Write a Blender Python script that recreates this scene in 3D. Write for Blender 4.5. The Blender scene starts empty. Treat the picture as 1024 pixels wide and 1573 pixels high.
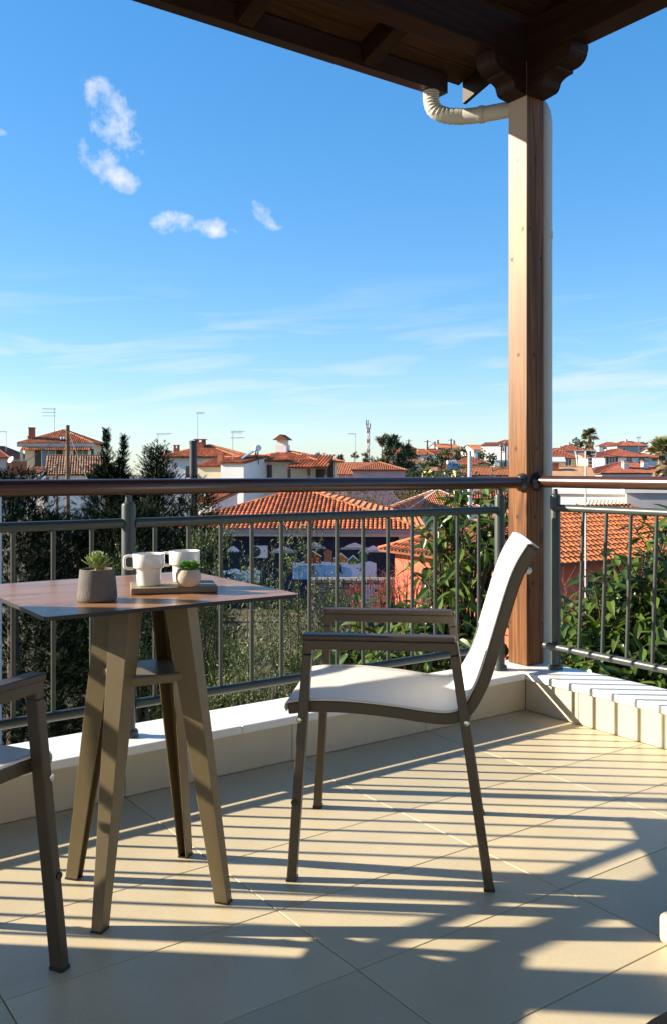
import bpy, bmesh, math, random
import numpy as np
from mathutils import Vector, Matrix

random.seed(7)
rng = np.random.default_rng(7)
S = bpy.context.scene
COL = S.collection
PI = math.pi

# ------------------------------------------------------------------ camera, sky, sun, exposure
EYE = 1.08
cam_d = bpy.data.cameras.new('camera')
cam = bpy.data.objects.new('camera', cam_d)
COL.objects.link(cam)
cam.location = (0, 0, EYE)
cam.rotation_euler = (PI / 2, 0, 0)
cam_d.sensor_fit = 'VERTICAL'
cam_d.sensor_height = 36.0
cam_d.lens = 36.0 * 1400 / 1573
cam_d.shift_y = -(786.5 - 722) / 1573
cam_d.clip_start = 0.05
cam_d.clip_end = 4000
S.camera = cam

SUN_DIR = Vector((-1.0, 0.085, 0.44)).normalized()       # towards the sun
SUN_EL = math.asin(SUN_DIR.z)
SUN_AZ = math.atan2(SUN_DIR.x, SUN_DIR.y)

world = bpy.data.worlds.new('World')
S.world = world
world.use_nodes = True
wt = world.node_tree
wt.nodes.clear()


def wn(kind, **kw):
    n = wt.nodes.new(kind)
    for k, v in kw.items():
        setattr(n, k, v)
    return n


def wmath(op, a, b=None, c=None, clamp=False):
    n = wn('ShaderNodeMath', operation=op, use_clamp=clamp)
    for i, v in enumerate((a, b, c)):
        if v is None:
            continue
        if isinstance(v, (int, float)):
            n.inputs[i].default_value = v
        else:
            wt.links.new(v, n.inputs[i])
    return n.outputs[0]


def build_sky():
    out = wn('ShaderNodeOutputWorld')
    sky = wn('ShaderNodeTexSky', sky_type='NISHITA')
    sky.sun_disc = False
    sky.sun_elevation = SUN_EL
    sky.sun_rotation = SUN_AZ
    sky.altitude = 100
    sky.air_density = 1.0
    sky.dust_density = 0.35
    sky.ozone_density = 2.2
    hs = wn('ShaderNodeHueSaturation')
    hs.inputs['Saturation'].default_value = 1.47
    gm = wn('ShaderNodeGamma')
    gm.inputs['Gamma'].default_value = 0.64
    wt.links.new(sky.outputs[0], gm.inputs['Color'])
    tint = wn('ShaderNodeMix', data_type='RGBA', blend_type='MULTIPLY')
    tint.inputs['Factor'].default_value = 1.0
    tint.inputs['B'].default_value = (0.89, 0.98, 1.12, 1)
    wt.links.new(gm.outputs[0], tint.inputs['A'])
    wt.links.new(tint.outputs['Result'], hs.inputs['Color'])
    bg = wn('ShaderNodeBackground')
    bg.inputs['Strength'].default_value = 0.139
    wt.links.new(hs.outputs[0], bg.inputs['Color'])
    # clouds: a few small puffs by bearing and elevation, thin cirrus low all round
    tc = wn('ShaderNodeTexCoord')
    sep = wn('ShaderNodeSeparateXYZ')
    wt.links.new(tc.outputs['Generated'], sep.inputs[0])
    az = wmath('ARCTAN2', sep.outputs[0], sep.outputs[1])
    el = wmath('ARCSINE', sep.outputs[2])
    comb = wn('ShaderNodeCombineXYZ')
    wt.links.new(az, comb.inputs[0])
    wt.links.new(el, comb.inputs[1])
    nz = wn('ShaderNodeTexNoise')
    nz.inputs['Scale'].default_value = 34
    nz.inputs['Detail'].default_value = 9
    nz.inputs['Roughness'].default_value = 0.62
    nz.inputs['Distortion'].default_value = 0.15
    wt.links.new(comb.outputs[0], nz.inputs['Vector'])
    # azimuth, elevation, half-width, half-height (radians), tilt, weight
    puffs = [(-0.256, 0.378, 0.022, 0.030, -0.5, 1.1), (-0.226, 0.348, 0.019, 0.032, 0.5, 1.15), (-0.240, 0.360, 0.028, 0.032, 0.2, 1.3),
             (-0.248, 0.318, 0.030, 0.018, -0.5, 0.95), (-0.231, 0.302, 0.028, 0.016, -0.4, 1.15),
             (-0.172, 0.2600, 0.032, 0.0135, 0.0, 1.25), (-0.134, 0.2580, 0.034, 0.0115, 0.0, 1.2),
             (-0.077, 0.272, 0.026, 0.011, -0.6, 0.85), (-0.355, 0.335, 0.012, 0.004, 0.0, 0.6)]
    best = None
    for (a0, e0, w, h, rot, wt_) in puffs:
        du = wmath('SUBTRACT', az, a0)
        dv = wmath('SUBTRACT', el, e0)
        c, s = math.cos(rot), math.sin(rot)
        u = wmath('ADD', wmath('MULTIPLY', du, c / w), wmath('MULTIPLY', dv, s / w))
        v = wmath('ADD', wmath('MULTIPLY', du, -s / h), wmath('MULTIPLY', dv, c / h))
        r2 = wmath('ADD', wmath('MULTIPLY', u, u), wmath('MULTIPLY', v, v))
        f = wmath('MULTIPLY', wmath('SUBTRACT', 1.0, r2), wt_)
        f = wmath('MAXIMUM', f, -1.0)
        best = f if best is None else wmath('MAXIMUM', best, f)
    dens = wmath('ADD', wmath('MULTIPLY', best, 0.62), wmath('MULTIPLY_ADD', nz.outputs['Fac'], 3.3, -1.85))
    dens = wmath('MULTIPLY', dens, wmath('MULTIPLY_ADD', best, 2.5, 0.6, clamp=True))
    dens = wmath('MULTIPLY', dens, 0.80, clamp=True)
    # cirrus
    cc = wn('ShaderNodeCombineXYZ')
    wt.links.new(wmath('MULTIPLY', az, 5.0), cc.inputs[0])
    wt.links.new(wmath('MULTIPLY', wmath('MULTIPLY_ADD', az, -0.06, el), 42.0), cc.inputs[1])
    nc = wn('ShaderNodeTexNoise')
    nc.inputs['Scale'].default_value = 1.0
    nc.inputs['Detail'].default_value = 6
    nc.inputs['Roughness'].default_value = 0.55
    nc.inputs['Distortion'].default_value = 0.6
    wt.links.new(cc.outputs[0], nc.inputs['Vector'])
    cir = wmath('MULTIPLY_ADD', nc.outputs['Fac'], 3.2, -1.55, clamp=True)
    band = wmath('MULTIPLY', wmath('MULTIPLY_ADD', el, 14, -0.2, clamp=True), wmath('MULTIPLY_ADD', el, -9.0, 1.95, clamp=True))
    cir = wmath('MULTIPLY', wmath('MULTIPLY', cir, band), 0.62)
    mask = wmath('MAXIMUM', dens, cir, clamp=True)
    bc = wn('ShaderNodeBackground')
    bc.inputs['Color'].default_value = (1.0, 1.0, 1.02, 1)
    bc.inputs['Strength'].default_value = 0.42
    mix = wn('ShaderNodeMixShader')
    wt.links.new(mask, mix.inputs[0])
    wt.links.new(bg.outputs[0], mix.inputs[1])
    wt.links.new(bc.outputs[0], mix.inputs[2])
    wt.links.new(mix.outputs[0], out.inputs['Surface'])


build_sky()
sun_d = bpy.data.lights.new('sun', 'SUN')
sun_d.energy = 5.0
sun_d.angle = math.radians(0.55)
sun_d.color = (1.0, 0.89, 0.71)
sun = bpy.data.objects.new('sun', sun_d)
COL.objects.link(sun)
sun.rotation_euler = SUN_DIR.to_track_quat('Z', 'Y').to_euler()
S.view_settings.view_transform = 'Standard'
S.view_settings.look = 'None'
S.view_settings.exposure = 1.32
S.view_settings.gamma = 1.0
S.view_settings.use_curve_mapping = False
S.render.engine = 'CYCLES'
S.cycles.max_bounces = 6
S.cycles.transparent_max_bounces = 6

# ------------------------------------------------------------------ materials
MATS = {}


def mat(name, col, rough=0.6, metal=0.0, var=0.12, scale=6.0, bump=0.0, bscale=80.0, island=0.0, obj=0.0,
        stretch=(1, 1, 1), col2=None, spec=0.5, translucent=0.0, fine=0.0, coat=0.0, detail=6):
    if name in MATS:
        return MATS[name]
    m = bpy.data.materials.new(name)
    m.use_nodes = True
    t = m.node_tree
    L = t.links.new
    bs = t.nodes['Principled BSDF']
    out = t.nodes['Material Output']
    tc = t.nodes.new('ShaderNodeTexCoord')
    mp = t.nodes.new('ShaderNodeMapping')
    mp.inputs['Scale'].default_value = stretch
    L(tc.outputs['Object'], mp.inputs['Vector'])
    n = t.nodes.new('ShaderNodeTexNoise')
    n.inputs['Scale'].default_value = scale
    n.inputs['Detail'].default_value = detail
    n.inputs['Roughness'].default_value = 0.6
    L(mp.outputs[0], n.inputs['Vector'])
    r = t.nodes.new('ShaderNodeValToRGB')
    c2 = col2 or tuple(min(1, c * (1 + var)) for c in col)
    c1 = col if col2 else tuple(c * (1 - var) for c in col)
    r.color_ramp.elements[0].position = 0.32
    r.color_ramp.elements[1].position = 0.68
    r.color_ramp.elements[0].color = (*c1, 1)
    r.color_ramp.elements[1].color = (*c2, 1)
    L(n.outputs['Fac'], r.inputs[0])
    cur = r.outputs[0]
    if fine:
        n3 = t.nodes.new('ShaderNodeTexNoise')
        n3.inputs['Scale'].default_value = bscale
        n3.inputs['Detail'].default_value = 3
        L(mp.outputs[0], n3.inputs['Vector'])
        ml = t.nodes.new('ShaderNodeMath')
        ml.operation = 'MULTIPLY_ADD'
        ml.inputs[1].default_value = 2 * fine
        ml.inputs[2].default_value = 1 - fine
        L(n3.outputs['Fac'], ml.inputs[0])
        h = t.nodes.new('ShaderNodeHueSaturation')
        L(cur, h.inputs['Color'])
        L(ml.outputs[0], h.inputs['Value'])
        cur = h.outputs[0]
    for amount, kind in ((island, 'i'), (obj, 'o')):
        if not amount:
            continue
        if kind == 'i':
            g = t.nodes.new('ShaderNodeNewGeometry')
            src = g.outputs['Random Per Island']
        else:
            g = t.nodes.new('ShaderNodeObjectInfo')
            src = g.outputs['Random']
        ml = t.nodes.new('ShaderNodeMath')
        ml.operation = 'MULTIPLY_ADD'
        ml.inputs[1].default_value = 2 * amount
        ml.inputs[2].default_value = 1 - amount
        L(src, ml.inputs[0])
        h = t.nodes.new('ShaderNodeHueSaturation')
        L(cur, h.inputs['Color'])
        L(ml.outputs[0], h.inputs['Value'])
        hm = t.nodes.new('ShaderNodeMath')
        hm.operation = 'MULTIPLY_ADD'
        hm.inputs[1].default_value = -0.03 * amount
        hm.inputs[2].default_value = 0.5 + 0.015 * amount
        L(src, hm.inputs[0])
        L(hm.outputs[0], h.inputs['Hue'])
        cur = h.outputs[0]
    L(cur, bs.inputs['Base Color'])
    bs.inputs['Roughness'].default_value = rough
    bs.inputs['Metallic'].default_value = metal
    bs.inputs['Specular IOR Level'].default_value = spec
    if coat:
        bs.inputs['Coat Weight'].default_value = coat
        bs.inputs['Coat Roughness'].default_value = 0.15
    if bump:
        n2 = t.nodes.new('ShaderNodeTexNoise')
        n2.inputs['Scale'].default_value = bscale
        n2.inputs['Detail'].default_value = 4
        L(mp.outputs[0], n2.inputs['Vector'])
        b = t.nodes.new('ShaderNodeBump')
        b.inputs['Strength'].default_value = bump
        b.inputs['Distance'].default_value = 0.01
        L(n2.outputs['Fac'], b.inputs['Height'])
        L(b.outputs[0], bs.inputs['Normal'])
    if translucent:
        tr = t.nodes.new('ShaderNodeBsdfTranslucent')
        mx = t.nodes.new('ShaderNodeMixShader')
        mx.inputs[0].default_value = translucent
        L(cur, tr.inputs['Color'])
        L(bs.outputs[0], mx.inputs[1])
        L(tr.outputs[0], mx.inputs[2])
        L(mx.outputs[0], out.inputs['Surface'])
    MATS[name] = m
    return m


def glass_mat(name, col, rough=0.08):
    return mat(name, col, rough=rough, var=0.3, scale=1.2, spec=0.8)


floor_m = mat('floor_tile_stoneware', (0.56, 0.468, 0.305), rough=0.38, var=0.07, scale=3.5, bump=0.05, bscale=120, obj=0.07, fine=0.10, spec=0.4)
grout_m = mat('grout', (0.44, 0.375, 0.28), rough=0.9, var=0.2, scale=20)
marble_m = mat('white_marble', (0.80, 0.78, 0.74), rough=0.35, var=0.05, scale=5, fine=0.04, obj=0.03)
facing_m = mat('kerb_facing_tile', (0.57, 0.485, 0.345), rough=0.5, var=0.06, scale=6, obj=0.04, fine=0.05)
rail_m = mat('grey_green_paint', (0.045, 0.054, 0.046), rough=0.40, var=0.12, scale=9, spec=0.5, fine=0.06)
hand_m = mat('brown_handrail_paint', (0.058, 0.019, 0.009), rough=0.28, var=0.15, scale=5, spec=0.7, stretch=(0.3, 4, 4))
flange_m = mat('black_flange', (0.02, 0.022, 0.022), rough=0.3, var=0.1, spec=0.7)
steel_m = mat('steel_screw', (0.6, 0.6, 0.58), rough=0.25, metal=1.0, var=0.1)
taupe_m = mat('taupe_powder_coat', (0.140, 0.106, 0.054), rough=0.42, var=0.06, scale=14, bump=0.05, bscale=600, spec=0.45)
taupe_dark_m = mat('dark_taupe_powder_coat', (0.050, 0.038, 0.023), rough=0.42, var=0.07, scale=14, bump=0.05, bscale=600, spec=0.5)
pad_m = mat('dark_armrest_plastic_wood', (0.045, 0.028, 0.022), rough=0.42, var=0.3, scale=8, stretch=(1, 14, 14), bump=0.1, bscale=90)
black_m = mat('black_rubber', (0.012, 0.012, 0.014), rough=0.5, var=0.1)
fabric_m = mat('white_sling_mesh', (0.74, 0.72, 0.68), rough=0.85, var=0.04, scale=4, bump=0.25, bscale=520, fine=0.05, translucent=0.06)
ceramic_m = mat('white_ceramic', (0.80, 0.78, 0.73), rough=0.2, var=0.02, scale=5, spec=0.6)
concrete_m = mat('grey_concrete_pot', (0.135, 0.118, 0.105), rough=0.9, var=0.15, scale=16, bump=0.25, bscale=240, fine=0.12)
clay_m = mat('beige_stone_pot', (0.50, 0.42, 0.33), rough=0.85, var=0.12, scale=30, bump=0.2, bscale=260, fine=0.12)
tray_m = mat('tray_board', (0.22, 0.165, 0.10), rough=0.55, var=0.2, scale=6, stretch=(2, 20, 20), bump=0.08)
soil_m = mat('potting_grit', (0.22, 0.12, 0.06), rough=1.0, var=0.5, scale=200, bump=0.6, bscale=260)
succ_m = mat('succulent_leaf', (0.30, 0.38, 0.12), rough=0.5, var=0.25, scale=20, obj=0.22, translucent=0.15)
succ2_m = mat('bright_succulent_leaf', (0.10, 0.30, 0.03), rough=0.45, var=0.35, scale=60, obj=0.35, translucent=0.15)
white_wall = mat('white_render', (0.74, 0.71, 0.66), rough=0.9, var=0.06, scale=0.8, bump=0.1, bscale=12, fine=0.04)
cream_wall = mat('cream_render', (0.66, 0.56, 0.38), rough=0.9, var=0.08, scale=0.8, fine=0.05)
grey_wall = mat('grey_render', (0.42, 0.40, 0.38), rough=0.9, var=0.1, scale=0.8, fine=0.05)
yellow_wall = mat('yellow_render', (0.70, 0.52, 0.20), rough=0.9, var=0.08, scale=0.8, fine=0.05)
pink_wall = mat('pink_render', (0.66, 0.36, 0.33), rough=0.9, var=0.08, scale=0.8, fine=0.05)
salmon_wall = mat('salmon_render', (0.62, 0.135, 0.070), rough=0.9, var=0.10, scale=1.1, fine=0.08, bump=0.15, bscale=14)
brick_m = mat('red_brick', (0.34, 0.11, 0.055), rough=0.9, var=0.35, scale=9, fine=0.2)
tile_m = mat('terracotta_tile', (0.52, 0.160, 0.052), rough=0.8, var=0.32, scale=0.7, island=0.42, fine=0.12, bscale=25)
tile_obj_m = mat('terracotta_single_tile', (0.60, 0.165, 0.045), rough=0.78, var=0.2, scale=9, obj=0.30, fine=0.15, bscale=40)
tile_red_m = mat('red_roof_tile', (0.36, 0.10, 0.05), rough=0.8, var=0.18, scale=0.9, island=0.25)
tile_brown_m = mat('weathered_roof_tile', (0.30, 0.155, 0.085), rough=0.85, var=0.3, scale=1.2, island=0.4)
tile_orange_m = mat('orange_roof_tile', (0.50, 0.17, 0.07), rough=0.8, var=0.12, scale=0.9, island=0.2)
deck_m = mat('roof_underlay', (0.22, 0.075, 0.03), rough=0.9, var=0.2, scale=3)
dark_glass = glass_mat('dark_window_glass', (0.03, 0.035, 0.045))
blue_glass = glass_mat('blue_collector_glass', (0.05, 0.12, 0.24))
frame_white = mat('white_frame', (0.72, 0.72, 0.70), rough=0.5, var=0.05)
frame_brown = mat('brown_frame', (0.10, 0.05, 0.03), rough=0.6, var=0.2)
shutter_m = mat('dark_shutter', (0.07, 0.045, 0.035), rough=0.7, var=0.2)
gutter_grey = mat('grey_gutter', (0.26, 0.26, 0.28), rough=0.5, var=0.1)
soffit_grey = mat('pale_soffit', (0.48, 0.44, 0.40), rough=0.8, var=0.1)
sand_roof_m = mat('sandy_orange_sheet_roof', (0.50, 0.27, 0.13), rough=0.9, var=0.15, scale=1.5, fine=0.1)
pole_wood = mat('weathered_pole_wood', (0.20, 0.115, 0.06), rough=0.9, var=0.3, scale=3, stretch=(10, 10, 0.6), fine=0.1)
pole_white = mat('pale_concrete_pole', (0.62, 0.60, 0.56), rough=0.8, var=0.08, scale=2)
pole_dark = mat('dark_metal', (0.035, 0.033, 0.035), rough=0.5, var=0.2)
thin_metal = mat('grey_aerial_metal', (0.28, 0.28, 0.29), rough=0.4, metal=0.6, var=0.1)
zinc_m = mat('zinc_tank', (0.70, 0.70, 0.70), rough=0.35, var=0.05)
bark_m = mat('bark', (0.10, 0.07, 0.045), rough=0.95, var=0.35, scale=8, stretch=(4, 4, 0.6), bump=0.5, bscale=30)
stem_m = mat('laurel_stem', (0.075, 0.042, 0.022), rough=0.8, var=0.3, scale=6)
twig_m = mat('red_twig', (0.20, 0.055, 0.03), rough=0.8, var=0.3, scale=6)
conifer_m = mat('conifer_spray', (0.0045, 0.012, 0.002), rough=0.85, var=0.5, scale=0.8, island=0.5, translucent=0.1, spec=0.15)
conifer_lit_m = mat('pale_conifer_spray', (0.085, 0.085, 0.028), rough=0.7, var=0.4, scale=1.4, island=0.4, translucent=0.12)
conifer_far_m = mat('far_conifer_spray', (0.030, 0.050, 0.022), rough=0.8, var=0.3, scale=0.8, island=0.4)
olive_m = mat('olive_leaf', (0.078, 0.102, 0.024), rough=0.6, var=0.35, scale=1.5, island=0.5, translucent=0.2)
laurel_m = mat('laurel_leaf', (0.090, 0.148, 0.022), rough=0.33, var=0.3, scale=5, obj=0.5, translucent=0.32, spec=0.55)
laurel_i_m = mat('laurel_leaf_mass', (0.070, 0.118, 0.018), rough=0.33, var=0.3, scale=2, island=0.55, translucent=0.30, spec=0.55)
shrub_m = mat('green_shrub_leaf', (0.075, 0.105, 0.028), rough=0.6, var=0.4, scale=0.8, island=0.5, translucent=0.2)
brown_shrub_m = mat('dry_shrub_leaf', (0.13, 0.10, 0.045), rough=0.8, var=0.4, scale=0.8, island=0.5, translucent=0.1)
palm_m = mat('palm_frond', (0.14, 0.14, 0.045), rough=0.6, var=0.3, scale=1, island=0.35, translucent=0.15)
palm_dead_m = mat('dry_palm_skirt', (0.30, 0.20, 0.10), rough=0.9, var=0.3, scale=1, island=0.35)
ground_m = mat('garden_earth', (0.055, 0.055, 0.028), rough=1.0, var=0.5, scale=0.35, col2=(0.10, 0.075, 0.045), bump=0.5, bscale=3)
pipe_m = mat('white_downpipe_plastic', (0.56, 0.545, 0.48), rough=0.45, var=0.04, scale=4, spec=0.4)
mural_blue = mat('mural_night_blue', (0.011, 0.018, 0.055), rough=0.85, var=0.15, scale=1.5)
mural_snow = mat('mural_snow', (0.68, 0.80, 0.93), rough=0.85, var=0.12, scale=3)
mural_lake = mat('mural_ice', (0.13, 0.38, 0.64), rough=0.85, var=0.2, scale=1.5, col2=(0.30, 0.56, 0.76))
mural_forest = mat('mural_forest', (0.010, 0.026, 0.034), rough=0.85, var=0.4, scale=6)
mural_red = mat('mural_red', (0.30, 0.035, 0.025), rough=0.85, var=0.1)
mural_orange = mat('mural_orange', (0.50, 0.20, 0.03), rough=0.85, var=0.1)
mural_brown = mat('mural_brown', (0.34, 0.15, 0.085), rough=0.85, var=0.1)
mural_green = mat('mural_green', (0.04, 0.20, 0.07), rough=0.85, var=0.1)
mural_yellow = mat('mural_yellow', (0.62, 0.42, 0.05), rough=0.85, var=0.1)
mural_dark = mat('mural_dark', (0.02, 0.018, 0.03), rough=0.85, var=0.1)
stone_m = mat('dry_stone', (0.20, 0.175, 0.16), rough=0.95, var=0.3, scale=3, obj=0.3, fine=0.2)
picket_red = mat('red_picket', (0.42, 0.09, 0.08), rough=0.7, var=0.2)
picket_blue = mat('blue_picket', (0.32, 0.48, 0.62), rough=0.7, var=0.15)
awning_m = mat('cream_awning', (0.62, 0.54, 0.38), rough=0.9, var=0.1)


def wood(name, dark, light, axis, rough=0.55, knots=True, rings=9.0, bleach_glare=None):
    """Planed timber: long grain along one axis, with knots."""
    if name in MATS:
        return MATS[name]
    m = bpy.data.materials.new(name)
    m.use_nodes = True
    t = m.node_tree
    L = t.links.new
    bs = t.nodes['Principled BSDF']
    tc = t.nodes.new('ShaderNodeTexCoord')
    mp = t.nodes.new('ShaderNodeMapping')
    sc = [rings, rings, rings]
    sc[axis] = 0.55
    mp.inputs['Scale'].default_value = sc
    L(tc.outputs['Object'], mp.inputs['Vector'])
    n0 = t.nodes.new('ShaderNodeTexNoise')
    n0.inputs['Scale'].default_value = 1.0
    n0.inputs['Detail'].default_value = 2
    n0.inputs['Distortion'].default_value = 1.2
    L(mp.outputs[0], n0.inputs['Vector'])
    sn = t.nodes.new('ShaderNodeMath')
    sn.operation = 'MULTIPLY'
    sn.inputs[1].default_value = 34
    L(n0.outputs['Fac'], sn.inputs[0])
    si = t.nodes.new('ShaderNodeMath')
    si.operation = 'SINE'
    L(sn.outputs[0], si.inputs[0])
    mp2 = t.nodes.new('ShaderNodeMapping')
    sc2 = [160, 160, 160]
    sc2[axis] = 5
    mp2.inputs['Scale'].default_value = sc2
    L(tc.outputs['Object'], mp2.inputs['Vector'])
    n1 = t.nodes.new('ShaderNodeTexNoise')
    n1.inputs['Scale'].default_value = 1.0
    n1.inputs['Detail'].default_value = 3
    L(mp2.outputs[0], n1.inputs['Vector'])
    ad = t.nodes.new('ShaderNodeMath')
    ad.operation = 'MULTIPLY_ADD'
    ad.inputs[1].default_value = 0.16
    L(si.outputs[0], ad.inputs[0])
    L(n1.outputs['Fac'], ad.inputs[2])
    r = t.nodes.new('ShaderNodeValToRGB')
    r.color_ramp.elements[0].position = 0.25
    r.color_ramp.elements[1].position = 0.78
    r.color_ramp.elements[0].color = (*dark, 1)
    r.color_ramp.elements[1].color = (*light, 1)
    L(ad.outputs[0], r.inputs[0])
    cur = r.outputs[0]
    if bleach_glare:                       # paler upper length: worn stain plus glare painted into the colour
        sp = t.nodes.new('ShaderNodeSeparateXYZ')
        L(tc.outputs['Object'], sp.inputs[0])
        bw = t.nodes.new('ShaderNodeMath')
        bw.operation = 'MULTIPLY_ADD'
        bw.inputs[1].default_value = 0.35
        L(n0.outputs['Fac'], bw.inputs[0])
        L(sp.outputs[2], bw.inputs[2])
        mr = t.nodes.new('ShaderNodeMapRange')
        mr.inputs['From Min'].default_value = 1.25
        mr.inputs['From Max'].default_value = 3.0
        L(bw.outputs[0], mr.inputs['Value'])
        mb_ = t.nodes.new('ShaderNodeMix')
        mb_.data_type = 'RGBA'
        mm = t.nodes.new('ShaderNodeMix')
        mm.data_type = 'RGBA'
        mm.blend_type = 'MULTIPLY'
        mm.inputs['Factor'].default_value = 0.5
        mm.inputs['A'].default_value = (*bleach_glare, 1)
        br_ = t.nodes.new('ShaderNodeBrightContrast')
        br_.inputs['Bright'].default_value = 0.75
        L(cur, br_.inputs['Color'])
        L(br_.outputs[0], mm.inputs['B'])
        side = t.nodes.new('ShaderNodeMapRange')        # pale tone on the sunlit face only; shaded faces stay dark in the colour
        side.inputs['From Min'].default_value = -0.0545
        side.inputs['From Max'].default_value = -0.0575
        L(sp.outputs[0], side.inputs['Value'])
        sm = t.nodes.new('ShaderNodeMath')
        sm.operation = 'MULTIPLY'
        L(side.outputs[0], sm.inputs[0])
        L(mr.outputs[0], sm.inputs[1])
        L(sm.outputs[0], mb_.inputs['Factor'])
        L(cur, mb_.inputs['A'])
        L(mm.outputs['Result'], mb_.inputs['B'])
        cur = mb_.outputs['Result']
    if knots:
        mp3 = t.nodes.new('ShaderNodeMapping')
        s3 = [8.0, 8.0, 8.0]
        s3[axis] = 3.0
        mp3.inputs['Scale'].default_value = s3
        L(tc.outputs['Object'], mp3.inputs['Vector'])
        vo = t.nodes.new('ShaderNodeTexVoronoi')
        vo.inputs['Scale'].default_value = 1.0
        L(mp3.outputs[0], vo.inputs['Vector'])
        kr = t.nodes.new('ShaderNodeValToRGB')
        kr.color_ramp.elements[0].position = 0.07
        kr.color_ramp.elements[1].position = 0.17
        kr.color_ramp.elements[0].color = (0.35, 0.35, 0.35, 1)
        kr.color_ramp.elements[1].color = (1, 1, 1, 1)
        L(vo.outputs['Distance'], kr.inputs[0])
        mx = t.nodes.new('ShaderNodeMix')
        mx.data_type = 'RGBA'
        mx.blend_type = 'MULTIPLY'
        mx.inputs['Factor'].default_value = 0.9
        L(cur, mx.inputs['A'])
        L(kr.outputs[0], mx.inputs['B'])
        cur = mx.outputs['Result']
    if bleach_glare:                       # a handful of knots at their own places along the post
        u = t.nodes.new('ShaderNodeMath')
        u.operation = 'ADD'
        L(sp.outputs[0], u.inputs[0])
        L(sp.outputs[1], u.inputs[1])
        best = None
        for (ku, kz, kr_) in ((0.0, 2.535, 0.016), (-0.035, 2.205, 0.020), (0.035, 2.075, 0.018), (-0.008, 1.62, 0.020), (0.01, 1.18, 0.022), (0.0, 0.86, 0.020), (-0.02, 0.55, 0.02), (0.045, 0.36, 0.016)):
            du = t.nodes.new('ShaderNodeMath'); du.operation = 'ADD'; du.inputs[1].default_value = 0.0585 - ku
            L(u.outputs[0], du.inputs[0])
            dz = t.nodes.new('ShaderNodeMath'); dz.operation = 'MULTIPLY_ADD'; dz.inputs[1].default_value = 0.8; dz.inputs[2].default_value = -0.8 * kz
            L(sp.outputs[2], dz.inputs[0])
            cb = t.nodes.new('ShaderNodeCombineXYZ')
            L(du.outputs[0], cb.inputs[0]); L(dz.outputs[0], cb.inputs[1])
            ln = t.nodes.new('ShaderNodeVectorMath'); ln.operation = 'LENGTH'
            L(cb.outputs[0], ln.inputs[0])
            nn = t.nodes.new('ShaderNodeMath'); nn.operation = 'DIVIDE'; nn.inputs[1].default_value = kr_
            L(ln.outputs['Value'], nn.inputs[0])
            if best is None:
                best = nn.outputs[0]
            else:
                mn = t.nodes.new('ShaderNodeMath'); mn.operation = 'MINIMUM'
                L(best, mn.inputs[0]); L(nn.outputs[0], mn.inputs[1])
                best = mn.outputs[0]
        wob = t.nodes.new('ShaderNodeMath'); wob.operation = 'MULTIPLY_ADD'; wob.inputs[1].default_value = 0.9
        L(n1.outputs['Fac'], wob.inputs[0]); L(best, wob.inputs[2])
        k2 = t.nodes.new('ShaderNodeValToRGB')
        e = k2.color_ramp.elements
        e[0].position, e[0].color = 0.55, (0.16, 0.10, 0.07, 1)
        e[1].position, e[1].color = 1.0, (1, 1, 1, 1)
        q = e.new(0.80); q.color = (0.62, 0.48, 0.36, 1)
        L(wob.outputs[0], k2.inputs[0])
        mk = t.nodes.new('ShaderNodeMix'); mk.data_type = 'RGBA'; mk.blend_type = 'MULTIPLY'
        mk.inputs['Factor'].default_value = 0.85
        L(cur, mk.inputs['A']); L(k2.outputs[0], mk.inputs['B'])
        cur = mk.outputs['Result']
    L(cur, bs.inputs['Base Color'])
    bs.inputs['Roughness'].default_value = rough
    bs.inputs['Specular IOR Level'].default_value = 0.25
    b = t.nodes.new('ShaderNodeBump')
    b.inputs['Strength'].default_value = 0.15
    b.inputs['Distance'].default_value = 0.003
    L(ad.outputs[0], b.inputs['Height'])
    L(b.outputs[0], bs.inputs['Normal'])
    MATS[name] = m
    return m


post_m = wood('stained_post_wood', (0.095, 0.032, 0.008), (0.235, 0.094, 0.026), 2, bleach_glare=(0.54, 0.43, 0.32))
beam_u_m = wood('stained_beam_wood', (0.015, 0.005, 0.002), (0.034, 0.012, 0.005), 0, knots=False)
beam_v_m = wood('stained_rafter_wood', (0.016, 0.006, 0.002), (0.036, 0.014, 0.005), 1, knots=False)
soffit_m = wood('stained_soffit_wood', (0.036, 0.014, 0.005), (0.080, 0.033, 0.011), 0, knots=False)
gutter_m = mat('dark_brown_gutter', (0.035, 0.018, 0.012), rough=0.45, var=0.15)


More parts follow.
